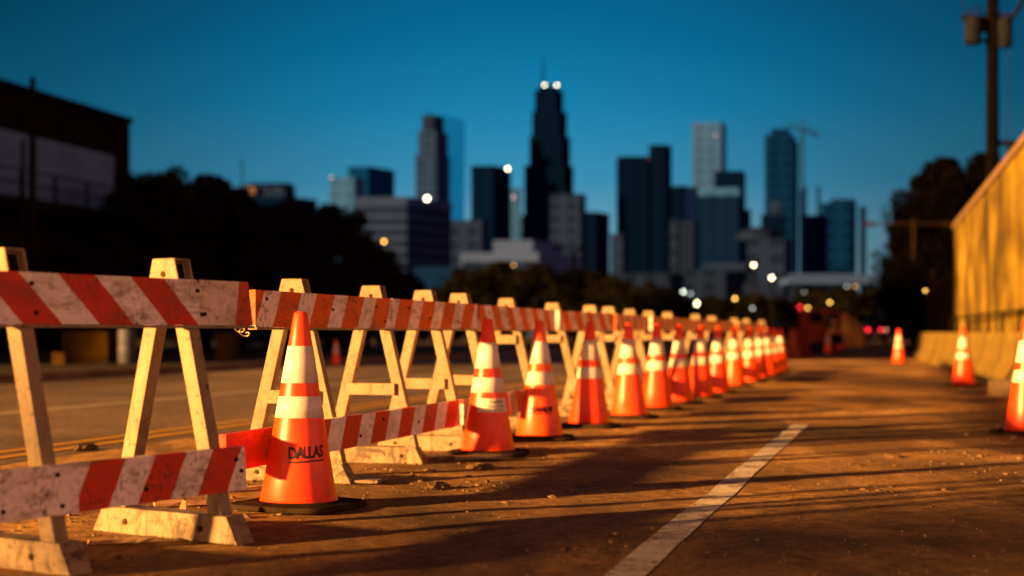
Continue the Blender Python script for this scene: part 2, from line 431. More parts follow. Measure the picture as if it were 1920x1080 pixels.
# loose grit (nobody could count it)
def stones(name, spots, mat):
    ico = bmesh.new(); bmesh.ops.create_icosphere(ico, subdivisions=1, radius=1.0)
    base = [v.co.copy() for v in ico.verts]; fcs = [[v.index for v in f.verts] for f in ico.faces]; ico.free()
    verts, faces = [], []
    for (x, y, z, r) in spots:
        b = len(verts)
        a = random.random() * 6.28; ca, sa = math.cos(a), math.sin(a)
        sx, sy, sz = r * random.uniform(0.7, 1.5), r * random.uniform(0.6, 1.0), r * random.uniform(0.35, 0.8)
        for p in base:
            k = random.uniform(0.75, 1.2)
            px, py, pz = p.x * sx * k, p.y * sy * k, p.z * sz * k
            verts.append((x + px * ca - py * sa, y + px * sa + py * ca, z + pz + sz * 0.3))
        faces += [[i + b for i in f] for f in fcs]
    me = bpy.data.meshes.new(name); me.from_pydata(verts, [], faces)
    o = link(name, me, mat); o['kind'] = 'stuff'
    o['label'] = 'loose grit and stones scattered over the dusty lane'; o['category'] = 'gravel'
    return o
spots = []
def sprinkle(n, fu, fv, lo, hi):
    for _ in range(n):
        u, v = fu(), fv()
        x, y = UV(u, v); r = lo * (hi / lo) ** (random.random() ** 3.2)
        spots.append((x, y, hgt(u, v), r))
sprinkle(14000, lambda: 3.6 + 8 * random.random() ** 1.3, lambda: random.uniform(-4.6, 2.6), 0.0014, 0.006)
sprinkle(2600, lambda: 3.6 + 12 * random.random() ** 1.4, lambda: random.uniform(-4.8, 3.0), 0.002, 0.013)
sprinkle(3000, lambda: 3.6 + 16 * random.random() ** 1.2, lambda: random.gauss(-3.1, 0.35), 0.0025, 0.024)
sprinkle(500, lambda: random.uniform(8, 22), lambda: random.gauss(1.0, 0.30), 0.004, 0.024)
for cu, cv, n, sp in ((9.6, 1.0, 130, .16), (9.9, 0.45, 60, .2), (7.6, -0.1, 60, .15), (11.4, 0.9, 160, .22), (6.9, -1.8, 50, .2), (5.4, -1.15, 60, .2), (7.1, -2.2, 110, .18), (13.2, -1.0, 40, .12), (9.0, 0.1, 60, .25)):
    sprinkle(n, lambda: random.gauss(cu, sp), lambda: random.gauss(cv, sp), 0.003, 0.022)
stones('gravel', spots, M['stone'])

# ------------------------------------------------------------------ barricades
FOOT, APEX = 0.315, 0.055
def half_at(z): return APEX + (FOOT - APEX) * (1.09 - z) / 1.09
def make_leg(x, s, low=0.07):
    bm = bmesh.new()
    t, wd = 0.030, 0.068                            # half depth along the row, width in the plane of the A
    z0, z1 = low, 0.985
    o0, o1 = half_at(z0), half_at(z1)
    y = lambda a: s * a
    pts = []
    for z, o in ((z0, o0), (z1, o1)):
        ys = [y(o), y(o - wd)]
        pts += [(x - t, ys[0], z), (x + t, ys[0], z), (x + t, ys[1], z), (x - t, ys[1], z)]
    if s > 0: pts = [pts[i] for i in (3, 2, 1, 0, 7, 6, 5, 4)]
    add_hexa(bm, pts); bmesh.ops.recalc_face_normals(bm, faces=bm.faces); bevel(bm, 0.004)
    return bm
def make_cap(x):
    bm = bmesh.new()
    d = 0.044
    p = []
    for z, hy in ((0.972, 0.088), (1.092, 0.058)):
        p += [(x - d, -hy, z), (x + d, -hy, z), (x + d, hy, z), (x - d, hy, z)]
    add_hexa(bm, p); bmesh.ops.recalc_face_normals(bm, faces=bm.faces); bm.normal_update()
    fs = [f for f in bm.faces if abs(f.normal.y) > 0.7]
    for f in fs:
        r = bmesh.ops.inset_region(bm, faces=[f], thickness=0.010, depth=0.0)
        r = bmesh.ops.inset_region(bm, faces=[f], thickness=0.001, depth=-0.035)
        f.material_index = 1
    bevel(bm, 0.003, 1)
    return bm
def make_foot(x, L=0.385):
    bm = bmesh.new()
    d = 0.05; p = []
    for z, hy in ((0.004, L), (0.108, L - 0.055)):
        p += [(x - d, -hy, z), (x + d, -hy, z), (x + d, hy, z), (x - d, hy, z)]
    add_hexa(bm, p); bmesh.ops.recalc_face_normals(bm, faces=bm.faces); bevel(bm, 0.006)
    return bm
def make_bolts(bolts, yface, parent, r=0.011):
    for (x, z) in bolts:
        bm = bmesh.new()
        bmesh.ops.create_cone(bm, cap_ends=True, segments=10, radius1=r, radius2=r * 0.75, depth=0.010,
                              matrix=Matrix.Translation((x, yface - 0.003, z)) @ Matrix.Rotation(R(90), 4, 'X'))
        obj('bolt', bm, M['bolt'], parent)
def make_board(x0, x1, z0, z1, yf, mat, slant=0.0, lip=True):
    bm = bmesh.new()
    th = 0.034
    add_hexa(bm, [(x0, yf, z0), (x1 + slant, yf, z0), (x1 + slant, yf + th, z0), (x0, yf + th, z0), (x0, yf, z1), (x1, yf, z1), (x1, yf + th, z1), (x0, yf + th, z1)])
    bevel(bm, 0.004)
    # subdivide lengthwise and bow a touch so the edges are not ruler straight
    return bm
def barricade(P0, P1, label, trs, lower, upm, lom, hz=(0.83, 1.012), lz=(0.185, 0.355), bar=None, slant=0.0, x_ext=0.0, detail=True, bolts_u=(), bolts_l=()):
    P0, P1 = Vector(P0), Vector(P1)
    d = (P1 - P0); L = d.length; d.normalize()
    inward = Vector((-d.y, d.x))
    mid = (P0 + P1) * 0.5 + inward * 0.125
    t = thing('barricade', label, 'barricade', (mid.x, mid.y, 0), math.atan2(d.y, d.x), 'striped A-frame barricades in a row along the lane')
    xs = lambda s: s - L / 2
    yu = -0.125
    b = make_board(xs(0) - x_ext, xs(L), hz[0], hz[1], yu, upm, slant)
    up = obj('upper_rail', b, upm, t)
    if detail:
        lp = boxobj('rail_lip', (xs(0) - x_ext, yu - 0.008, hz[0] - 0.012), (xs(L) + slant, yu + 0.040, hz[0] - 0.001), M['trestle'], up, 0.003)
        make_bolts([(xs(s), z) for s, z in bolts_u], yu, up, 0.0095)
    yl = -half_at(0.27) - 0.036
    lo = obj('lower_rail', make_board(xs(lower[0]), xs(lower[1]), lz[0], lz[1], yl, lom, 0.015), lom, t)
    if detail: make_bolts([(xs(s), z) for s, z in bolts_l], yl, lo, 0.0095)
    for px in trs:                                  # the cap of each trestle stands on the line through mid; find where the picture column meets it
        k = (px - CX) / F
        x = (k * mid.y - mid.x) / (d.x - k * d.y)
        obj('leg', make_leg(x, -1), M['trestle'], t); obj('leg', make_leg(x, 1), M['trestle'], t)
        cp = obj('top_cap', make_cap(x), [M['trestle'], M['black']], t)
        ft = obj('foot_beam', make_foot(x, 0.385 if slant else 0.345), M['trestle'], t)
        if detail:
            for yy, zz, pr, xf in ((0.0, 1.03, cp, x - 0.0445), (-0.2, 0.055, ft, x - 0.0505), (0.2, 0.055, ft, x - 0.0505)):
                bm = bmesh.new()
                bmesh.ops.create_cone(bm, cap_ends=True, segments=10, radius1=0.014, radius2=0.011, depth=0.008,
                                      matrix=Matrix.Translation((xf, yy, zz)) @ Matrix.Rotation(R(-90), 4, 'Y'))
                obj('bolt', bm, M['bolt'], pr)
        if bar is not None:
            h = half_at(bar) - 0.05
            boxobj('crossbar', (x - 0.052, -h, bar - 0.035), (x - 0.031, h, bar + 0.035), M['trestle'], t, 0.003)
    return t
RED = (0.60, 0.042, 0.010); ORG = (0.72, 0.110, 0.015)
G = 'striped A-frame barricades in a row along the lane'
b1u = stripe_mat('rail_sheeting_a', 0.338, 1.08, 0.87, RED, clean_to=0.33, extra=(0.423, -0.135, 0.3))
b1l = stripe_mat('rail_sheeting_b', 0.30, -0.50, 0.83, RED, duty=0.54, clean_from=-0.42)
barricade((-1.70, 4.72), (-1.07, 5.77), 'nearest barricade at the left edge, upper rail of dark red stripes falling to the right', [6, 321], (-0.75, 1.02), b1u, b1l,
          hz=(0.832, 1.008), lz=(0.195, 0.362), slant=0.03, x_ext=0.5,
          bolts_u=[(0.13, 0.97), (0.15, 0.87), (0.93, 0.965), (0.97, 0.875), (0.955, 0.873), (1.24, 0.985)],
          bolts_l=[(0.10, 0.33), (0.12, 0.225), (0.50, 0.245), (0.97, 0.315), (1.0, 0.27), (-0.12, 0.23), (-0.27, 0.24)])
b2u = stripe_mat('rail_sheeting_c', 0.44, -0.60, 0.82, ORG, duty=0.56)
b2l = stripe_mat('rail_sheeting_d', 0.43, -0.50, 0.82, RED, grime=0.7, duty=0.54, solid_to=-0.97)
def lerp(a, b, t): return (a[0] + (b[0] - a[0]) * t, a[1] + (b[1] - a[1]) * t)
LA, LB = (-1.245, 6.9), (-0.253, 10.4)
L2 = 3.64
barricade(LA, lerp(LA, LB, 0.512), 'barricade right behind the cone stamped DALLAS, its lower rail showing on both sides of it', [553, 700], (-0.62, 2.72), b2u, b2l, bar=0.46,
          bolts_u=[(0.12, 0.97), (0.5, 0.88), (0.95, 0.93), (1.6, 0.96), (1.75, 0.87)], bolts_l=[(0.35, 0.30), (0.95, 0.24), (1.3, 0.31), (1.9, 0.26)])
b3u = stripe_mat('rail_sheeting_e', 0.44, -0.60, 0.07, ORG, duty=0.56)
barricade(lerp(LA, LB, 0.516), LB, 'barricade just left of the cone wearing a white paper label', [797, 863], (0.92, 1.72), b3u, b2l, bar=0.46,
          bolts_u=[(0.3, 0.96), (0.7, 0.9), (1.3, 0.88), (1.65, 0.97)])
b4u = stripe_mat('rail_sheeting_f', 0.46, 0.95, 0.1, ORG)
b4l = stripe_mat('rail_sheeting_g', 0.52, 0.7, 0.25, RED, grime=0.7)
def onrow(Y, v=-2.99): 
    x = (v + 0.2672 * Y) / 0.9636
    return (x, Y)
rows = [(10.50, 13.15, (951, 1037), 'barricade behind the pair of a labelled cone and a cone with black lettering', 0.75),
        (13.30, 15.35, (1107, 1142), 'short barricade behind the fourth and fifth cones from the camera', 0.75),
        (15.50, 17.90, (1181, 1216), 'barricade in the middle of the row, behind the sixth and seventh cones', 0.75),
        (18.10, 21.85, (1252, 1304), 'long softly blurred barricade past the middle of the row', 0.75),
        (22.05, 26.80, (1335, 1377), 'second last barricade, its pale caps blurred to yellow blocks', None),
        (27.00, 32.00, (1399, 1428), 'last barricade at the far end of the row, beside the tightly bunched cones', None)]
for i, (a, b, ty, lab, br) in enumerate(rows):
    A, B = onrow(a, -3.08 + (0.04, -0.05, 0.03, -0.04, 0.03, 0)[i]), onrow(b, -3.08 + (-0.05, 0.04, -0.04, 0.05, -0.03, 0)[i])
    k = math.hypot(B[0] - A[0], B[1] - A[1]) / (b - a)
    L = (b - a) * k
    barricade(A, B, lab, ty, (0.12, (L - 0.1) * (0.30, 0.35, 0.75, 0.35, 0.8, 0.7)[i]), b4u, b4l, bar=br, detail=(i < 2),
              bolts_u=[(0.3, 0.96), (0.9, 0.88)] if i < 2 else ())

# loop of wire hanging under the nearest rail end
def wire(px, py, Y):
    x, z = GX(px, Y), GZ(py, Y)
    pts = [(x + 0.016 * math.cos(a * 0.7) + a * 0.0022, Y + 0.004 * math.sin(a * 1.3), z + 0.012 * math.sin(a * 0.7) - 0.0018 * a) for a in range(0, 22)]
    bm = bmesh.new(); add_tube(bm, pts, 0.0028, 6)
    add_tube(bm, [(x - 0.02, Y, z + 0.014), (x - 0.005, Y, z + 0.02), (x + 0.04, Y + 0.01, z + 0.018)], 0.003, 6)
    o = obj('tie_wire', bm, plain('bright_wire', (0.5, 0.36, 0.2), 0.4, 0.2, 30, 0.8), smooth=True)
    tag(o, 'twisted loop of tie wire under the end of the nearest upper rail', 'wire')
wire(443, 612, 5.93)

# ------------------------------------------------------------------ cones
CH = 0.90
def cone_r(z): return 0.176 + (0.030 - 0.176) * (z - 0.03) / (CH - 0.03)
def cone_meshes():
    bm = bmesh.new()
    prof = [(0.186, 0.030), (0.180, 0.036)] + [(cone_r(z), z) for z in (0.045, 0.2, 0.4, 0.6, 0.8, 0.888)] + [(0.0275, 0.896), (0.022, 0.900), (0.016, 0.899), (0.014, 0.86)]
    add_lathe(bm, prof, 64, True)
    body = bm
    cs = []
    for z0, z1 in ((0.572, 0.742), (0.414, 0.512)):
        b = bmesh.new()
        add_lathe(b, [(cone_r(z0) + 0.0004, z0), (cone_r(z0) + 0.0018, z0 + 0.001), (cone_r(z1) + 0.0018, z1 - 0.001), (cone_r(z1) + 0.0004, z1)], 64, False)
        cs.append(b)
    base = bmesh.new()
    n, hw = 32, 0.262
    ring = []
    for k in range(n):                              # rounded square
        a = 2 * math.pi * (k + 0.5) / n
        c, s = math.cos(a), math.sin(a)
        e = 5.0
        rr = hw / (abs(c) ** e + abs(s) ** e) ** (1 / e)
        ring.append((rr * c, rr * s))
    lev = [(1.0, 0.002), (1.0, 0.018), (0.975, 0.027), (0.80, 0.031), (0.74, 0.036)]
    rs = [[base.verts.new((x * f, y * f, z)) for x, y in ring] for f, z in lev]
    for a, b in zip(rs, rs[1:]):
        for k in range(n): base.faces.new((a[k], a[(k + 1) % n], b[(k + 1) % n], b[k]))
    base.faces.new(list(reversed(rs[0]))); base.faces.new(rs[-1])
    return body, cs, base
def make_cone(label):
    t = thing('traffic_cone', label, 'traffic cone', group='orange traffic cones standing along the lane')
    body, cs, base = cone_meshes()
    o = obj('cone_body', body, M['cone'], t, True)
    for c in cs: obj('reflective_collar', c, M['collar'], t, True)
    b = obj('base', base, M['rubber'], t)
    for p in b.data.polygons: p.use_smooth = abs(p.normal.z) < 0.98
    return t
proto = make_cone('tall cone in front, sharp in focus, stamped DALLAS in black')
def place_cone(px, py, Y=None, label=None, rz=0.0, sc=1.0, first=False):
    if Y is None: Y = F * H / (py - CY)
    x = GX(px, Y)
    o = proto if first else copy_tree(proto)
    if label: o['label'] = label
    u = x * SU + Y * CU; v = x * CU - Y * SU
    z = hgt(u, v) + 0.001 if -5.2 < v < 5 and u > -10 else -0.01
    o.location = (x, Y, z); o.rotation_euler = (random.uniform(-.02, .02), random.uniform(-.02, .02), -TH + rz); o.scale = (sc,) * 3
    return o
cones_row = [
    (560, 951, 'tall cone nearest the camera, in focus, stamped DALLAS in black'),
    (915, 851, 'cone with a white printed paper label below its two reflective bands'),
    (1012, 823, 'cone with underlined black lettering, right of the cone with the paper label'),
    (1105, 800, 'fourth cone of the row, directly right of the cone with black lettering'),
    (1180, 783, 'fifth cone of the row, two to the right of the cone with black lettering'),
    (1232, 768, 'sixth cone of the row, three to the right of the cone with black lettering'),
    (1272, 756, 'seventh cone of the row, at about the middle of the line'),
    (1313, 746, 'eighth cone of the row, just past the middle of the line'),
    (1345, 737, 'ninth cone of the row, last one before a slightly wider gap'),
    (1377, 725, 'tenth cone of the row, first one after the slightly wider gap'),
    (1407, 717, 'eleventh cone of the row, separate, left of the bunched far cones'),
    (1425, 710, 'leftmost of the four bunched blurred cones ending the row'),
    (1440, 705, 'second from the left of the four bunched cones ending the row'),
    (1452, 700, 'third from the left of the four bunched cones ending the row'),
    (1463, 695, 'last and rightmost of the bunched cones at the far end of the row')]
cones = [place_cone(px, py, None, lab, random.uniform(-.25, .25) if i else -0.12, 1.0, i == 0) for i, (px, py, lab) in enumerate(cones_row)]
place_cone(1927, 814, None, 'cone cut off by the right edge of the picture', 0.2)
place_cone(1807, 724, None, 'lone cone in front of the concrete barriers on the right', 0.1)
place_cone(1686, 681, None, 'small dim cone at the far end of the concrete barriers', 0.1)
place_cone(630, 684, None, 'tiny cone on the far side of the left road, seen beneath the rails', 0.1, 0.72)
for i, (px, py, lab) in enumerate(((1553, 664, 'nearest of the distant line of cones beside the dark machinery'), (1561, 660, 'second of the distant line of cones beside the dark machinery'),
                                  (1568, 657, 'third of the distant line of cones beside the dirt mound'), (1575, 655, 'fourth of the distant line of cones beside the dirt mound'), (1581, 653, 'farthest of the distant line of cones beside the dirt mound'))):
    place_cone(px, py, None, lab, 0.1)
# lettering wrapped round the cone wall
def wrap_text(txt, parent, zc, height, width, phi0, mat, name='lettering', bold=0.02, off=0.0028, under=False, tilt=0.0, fade=False):
    cu = bpy.data.curves.new('t', 'FONT'); cu.body = txt; cu.size = 1.0; cu.offset = bold; cu.align_x = 'CENTER'; cu.resolution_u = 3; cu.space_character = 0.95
    to = bpy.data.objects.new('t', cu); COL.objects.link(to)
    dg = bpy.context.evaluated_depsgraph_get()
    me = bpy.data.meshes.new_from_object(to.evaluated_get(dg))
    bpy.data.objects.remove(to); bpy.data.curves.remove(cu)
    bm = bmesh.new(); bm.from_mesh(me); bpy.data.meshes.remove(me)
    bmesh.ops.triangulate(bm, faces=bm.faces)
    xs = [v.co.x for v in bm.verts]; ys = [v.co.y for v in bm.verts]
    kx = width / (max(xs) - min(xs)); x0 = (max(xs) + min(xs)) / 2; ky = height / (max(ys) - min(ys)); y0 = (max(ys) + min(ys)) / 2
    for v in bm.verts: v.co = Vector(((v.co.x - x0) * kx, (v.co.y - y0) * ky, 0))
    if under:
        n = 14
        y1, y2 = -height * 0.5 - height * 0.30, -height * 0.5 - height * 0.17
        a = [bm.verts.new((-width * 0.5 + width * i / n, y1, 0)) for i in range(n + 1)]
        b = [bm.verts.new((-width * 0.5 + width * i / n, y2, 0)) for i in range(n + 1)]
        for i in range(n): bm.faces.new((a[i], a[i + 1], b[i + 1], b[i]))
    for _ in range(1): bmesh.ops.subdivide_edges(bm, edges=[e for e in bm.edges if e.calc_length() > 0.02], cuts=2)
    for v in bm.verts:
        z = zc + v.co.y + tilt * v.co.x
        r = cone_r(z) + off
        ph = phi0 + v.co.x / r
        v.co = Vector((r * math.sin(ph), -r * math.cos(ph), z))
    bmesh.ops.recalc_face_normals(bm, faces=bm.faces)
    return obj(name, bm, mat, parent)
def facing(c): # angle of the camera direction in the cone's own frame, measured from its -y axis
    d = -Vector((c.location.x, c.location.y)); a = math.atan2(d.x, -d.y)
    return a - c.rotation_euler.z
wrap_text('DALLAS', cones[0], 0.262, 0.056, 0.172, facing(cones[0]) + 0.26, M['ink'], bold=0.03, under=True, tilt=0.05)
wrap_text('GASABLAB', cones[2], 0.232, 0.042, 0.165, facing(cones[2]) + 0.16, M['black'], bold=0.045, under=True, tilt=0.04, off=0.0045)
def sticker(c, z0, z1, p0, p1):
    bm = bmesh.new(); n = 16; rows = []
    for z in (z0, z1):
        rows.append([bm.verts.new(((cone_r(z) + 0.0025) * math.sin(p0 + (p1 - p0) * i / n), -(cone_r(z) + 0.0025) * math.cos(p0 + (p1 - p0) * i / n), z)) for i in range(n + 1)])
    for i in range(n): bm.faces.new((rows[0][i], rows[0][i + 1], rows[1][i + 1], rows[1][i]))
    bmesh.ops.recalc_face_normals(bm, faces=bm.faces)
    return obj('paper_label', bm, M['sticker'], c)
st = sticker(cones[1], 0.285, 0.375, facing(cones[1]) - 0.55, facing(cones[1]) + 1.25)
wrap_text('x-gune', st, 0.352, 0.016, 0.10, facing(cones[1]) + 0.45, M['stickerink'], 'print', 0.03, 0.0042)
wrap_text('rurcts  um', st, 0.326, 0.011, 0.12, facing(cones[1]) + 0.45, M['stickerink'], 'print', 0.01, 0.0042)
wrap_text('l  cunrm', st, 0.304, 0.011, 0.10, facing(cones[1]) + 0.45, M['stickerink'], 'print', 0.01, 0.0042)

# ------------------------------------------------------------------ debris at the barricade feet
def plank(px, py, L, wd, th, ang, label, tilt=0.0, mat=None, name='timber_offcut', cat='plank'):
    Y = F * H / (py - CY); x = GX(px, Y)
    u = x * SU + Y * CU; v = x * CU - Y * SU
    bm = bmesh.new(); add_box(bm, (-L / 2, -wd / 2, 0), (L / 2, wd / 2, th))
    bmesh.ops.subdivide_edges(bm, edges=[e for e in bm.edges if e.calc_length() > L * 0.8], cuts=5)
    for q in bm.verts: q.co += Vector((random.uniform(-.003, .003), random.uniform(-.004, .004), random.uniform(-.002, .003)))
    bevel(bm, 0.003, 1)
    o = obj(name, bm, mat or M['wood'])
    o.location = (x, Y, hgt(u, v) + 0.004); o.rotation_euler = (0, tilt, ang)
    tag(o, label, cat)
    return o
plank(232, 1022, 0.26, 0.045, 0.018, R(24), 'splintered stick lying in front of the nearest full trestle foot')
plank(352, 955, 0.30, 0.045, 0.020, R(22), 'stick lying on the ground behind the trestle foot near the first cone')
plank(325, 948, 0.14, 0.030, 0.012, R(12), 'thin pale splinter lying left of the upright stake', name='wood_splinter', cat='splinter')
plank(660, 905, 0.34, 0.20, 0.018, R(-10), 'flat pale board lying right of the first cone', mat=M['trestle'])
plank(880, 862, 0.42, 0.10, 0.02, R(10), 'weathered board lying in front of the cone with the paper label', mat=M['trestle'])
plank(455, 925, 0.36, 0.04, 0.02, R(30), 'long stick lying left of the base of the first cone')
bm = bmesh.new(); add_hexa(bm, [(-.018, -.014, 0), (.018, -.014, 0), (.018, .014, 0), (-.018, .014, 0), (.006, -.008, .075), (.022, -.008, .07), (.022, .01, .07), (.008, .01, .082)]); bevel(bm, .002, 1)
o = obj('broken_stake', bm, M['wood']); Y = F * H / (972 - CY); o.location = (GX(340, Y), Y, 0.0); o.scale = (1.1,) * 3
tag(o, 'short broken wooden stake standing behind the trestle foot', 'stake')
def clod(px, py, r, label, mat):
    Y = F * H / (py - CY); x = GX(px, Y)
    bm = bmesh.new(); bmesh.ops.create_icosphere(bm, subdivisions=3, radius=r)
    s = random.random() * 50
    for v in bm.verts:
        k = 1 + 0.55 * noise.noise(v.co * (2.2 / r) + Vector((s, 0, 0))) + 0.25 * noise.noise(v.co * (6 / r) + Vector((0, s, 0)))
        v.co = Vector((v.co.x * 1.5 * k, v.co.y * k, v.co.z * 0.5 * k))
    o = obj('dirt_clod', bm, mat); o.location = (x, Y, r * 0.18); o.rotation_euler = (0, 0, random.random() * 6)
    tag(o, label, 'dirt clod')
soilclod = plain('clod_soil', (0.11, 0.065, 0.03), 0.95, 0.5, 25, bump=0.02)
clod(1672, 857, 0.035, 'flattened dirt clod on the lane right of the white line', soilclod)
clod(900, 878, 0.05, 'low dirt clod in front of the cone with the paper label', soilclod)
clod(160, 842, 0.06, 'dark dirt lump at the road edge behind the nearest trestle', soilclod)
clod(820, 915, 0.045, 'crumbled dirt heap right of the first cone, in front of a trestle foot', soilclod)

# ------------------------------------------------------------------ right side: jersey barriers, wall, railing
def concrete_mat(name, dark, mid, light, stain=0.7, joint=None):
    t = NT(name)
    v = t.obj()
    n = t.noise(0.55, 6, 0.65, v)
    col = t.ramp(n, [(0.36, dark), (0.5, mid), (0.64, light)])
    st = t.ramp(t.noise(1.0, 6, 0.7, t.map((0.42, 0.42, 0.10), vec=v), 1.2), [(0.50, 0), (0.63, 1)])
    col = t.mix(t.math('MULTIPLY', st, stain), col, tuple(c * 0.22 for c in dark))
    st2 = t.ramp(t.noise(1.0, 6, 0.75, t.map((2.2, 2.2, 0.30), vec=v), 1.6), [(0.54, 0), (0.74, 1)])
    col = t.mix(t.math('MULTIPLY', st2, stain * 0.3), col, tuple(c * 0.3 for c in dark))
    fine = t.noise(14, 5, 0.75, v)
    col = t.mix(0.5, col, t.ramp(fine, [(0.3, (0.55, 0.55, 0.55)), (0.7, (1, 1, 1))]), 'MULTIPLY')
    if joint:
        fr = t.math('FRACT', t.math('DIVIDE', t.xyz()[0], joint))
        col = t.mix(t.math('MULTIPLY', t.math('LESS_THAN', fr, 0.012), 0.85), col, (0.01, 0.006, 0.003))
        fz = t.math('FRACT', t.math('DIVIDE', t.xyz()[2], 1.22))
        col = t.mix(t.math('MULTIPLY', t.math('LESS_THAN', fz, 0.012), 0.35), col, (0.03, 0.02, 0.01))
    t.set('Base Color', col); t.set('Roughness', 0.88); t.set('Specular IOR Level', 0.2)
    t.set('Normal', t.bump(fine, 0.3, 0.01))
    return t.m
M['wall'] = concrete_mat('stained_wall', (0.055, 0.033, 0.003), (0.165, 0.110, 0.008), (0.31, 0.22, 0.016), 0.9, 2.44)
M['barrier'] = concrete_mat('barrier_concrete', (0.08, 0.052, 0.009), (0.17, 0.117, 0.020), (0.25, 0.175, 0.032), 0.75)
M['darksteel'] = plain('dark_steel', (0.008, 0.006, 0.005), 0.6, 0.4, 8, 0.4)
BD = R(12.5); bd = Vector((math.sin(BD), math.cos(BD)))
def barrier_pt(Y): return Vector((13.76 + (Y - 49.6) * math.tan(BD), Y))
def make_barrier(L=2.9):
    bm = bmesh.new()
    prof = [(0.0, 0.0), (0.0, 0.085), (0.155, 0.33), (0.215, 0.80), (0.235, 0.82), (0.365, 0.82), (0.385, 0.80), (0.445, 0.33), (0.60, 0.085), (0.60, 0.0)]
    n = len(prof)
    ends = []
    for x in (-L / 2, -L / 2 + 0.03, L / 2 - 0.03, L / 2):
        k = 0.012 if abs(x) > L / 2 - 0.01 else 0.0
        ends.append([bm.verts.new((x, -(y - 0.30) * (1 - k * 2) - 0.30, z * (1 - k))) for y, z in prof])
    for a, b in zip(ends, ends[1:]):
        for i in range(n): bm.faces.new((a[i], b[i], b[(i + 1) % n], a[(i + 1) % n]))
    bm.faces.new(ends[0]); bm.faces.new(list(reversed(ends[-1])))
    bmesh.ops.recalc_face_normals(bm, faces=bm.faces)
    for f in bm.faces: pass
    return bm
bars = []
Yb = 16.6; k = 0
names = ['concrete barrier segment cut by the right edge of the picture', 'concrete barrier segment with its front face right of the lone cone', 'concrete barrier segment directly behind the lone cone',
         'concrete barrier segment left of the lone cone', 'concrete barrier segment two to the left of the lone cone', 'concrete barrier segment three to the left of the lone cone',
         'concrete barrier segment near the far end, partly in shadow', 'concrete barrier segment next to last, in shadow', 'dim concrete barrier segment just right of the small far cone',
         'dim concrete barrier segment behind the small far cone', 'farthest concrete barrier segment before the fence']
mesh0 = None
for i in range(11):
    p = barrier_pt(Yb + i * 2.97 * math.cos(BD))
    if mesh0 is None:
        o = obj('jersey_barrier', make_barrier(), M['barrier']); mesh0 = o
    else:
        o = mesh0.copy(); COL.objects.link(o)
    o.location = (p.x + 0.0, p.y, 0.0); o.rotation_euler = (0, 0, math.pi / 2 - BD + random.uniform(-.012, .012))
    tag(o, names[i], 'barrier', 'concrete barriers along the right side of the lane')
# low railing on the strip behind the barriers
def railing(Y0, Y1):
    a, b = barrier_pt(Y0), barrier_pt(Y1)
    n2 = Vector((math.cos(BD), -math.sin(BD)))
    a += n2 * 0.75; b += n2 * 0.75
    t = thing('railing', 'low dark railing standing behind the concrete barriers, in front of the stained wall', 'railing', (a.x, a.y, 0), math.pi / 2 - BD)
    L = (b - a).length
    bm = bmesh.new(); add_box(bm, (0, -.025, 1.20), (L, .025, 1.25)); obj('top_rail', bm, M['darksteel'], t)
    n = int(L / 2.4)
    first = None
    for i in range(n + 1):
        x = L * i / n
        if first is None:
            first = boxobj('post', (-.05, -.024, 0), (.05, .024, 1.198), M['darksteel'], t); q = first
        else:
            q = first.copy(); COL.objects.link(q); q.parent = t
        q.location = (x, 0, 0)
railing(19.0, 41.0)
# tall stained wall
WD = R(13.5)
wt = thing('concrete_wall', 'tall yellow lit concrete wall with vertical stains on the right', 'wall', (10.0, 28.0, 0), math.pi / 2 - WD)
bm = bmesh.new()
La, Lb = -16.0, 18.8
def wz(x): return 4.40 - 0.012 * x
add_hexa(bm, [(La, -0.30, -.05), (Lb, -0.30, -.05), (Lb, 0, -.05), (La, 0, -.05), (La, -0.30, wz(La)), (Lb, -0.30, wz(Lb)), (Lb, 0, wz(Lb)), (La, 0, wz(La))])
obj('wall_panel', bm, M['wall'], wt)
bm = bmesh.new()
add_hexa(bm, [(La, -0.36, wz(La) + .002), (Lb + .05, -0.36, wz(Lb) + .002), (Lb + .05, 0.06, wz(Lb) + .002), (La, 0.06, wz(La) + .002), (La, -0.36, wz(La) + .17), (Lb + .05, -0.36, wz(Lb) + .17), (Lb + .05, 0.06, wz(Lb) + .17), (La, 0.06, wz(La) + .17)])
obj('coping', bm, plain('wall_coping', (0.16, 0.10, 0.05), 0.8, 0.3), wt)
# low concrete strip in front of wall foot and loose end block
structure(boxobj('verge', (-14, -1.6, -0.05), (80, 1.12, 0.035), M['soil'], None)).location = (10.0, 28.0, 0)
bpy.data.objects['verge'].rotation_euler = (0, 0, math.pi / 2 - WD)
Y = F * H / (742 - CY)
o = boxobj('concrete_block', (-.22, -.14, 0), (.22, .14, .20), M['concrete_block'], None, 0.02); o.location = (GX(1872, Y) + 0.1, Y, 0); o.rotation_euler = (0, 0, R(-18))
tag(o, 'small rough concrete block on the ground right of the lone cone', 'block')
# slatted fence beyond the wall
ft = thing('fence', 'dark sheet fence beyond the end of the concrete wall', 'fence', (14.4, 46.4, 0), math.pi / 2 - R(14.6))
fmat = plain('fence_sheet', (0.05, 0.032, 0.018), 0.8, 0.5, 3)
boxobj('fence_panel', (0.1, -.02, 0.0), (52, .02, 2.9), fmat, ft)
for i in range(14): boxobj('fence_post', (0.2 + i * 3.9, -.06, 0), (0.3 + i * 3.9, -.022, 3.0), M['darksteel'], ft)

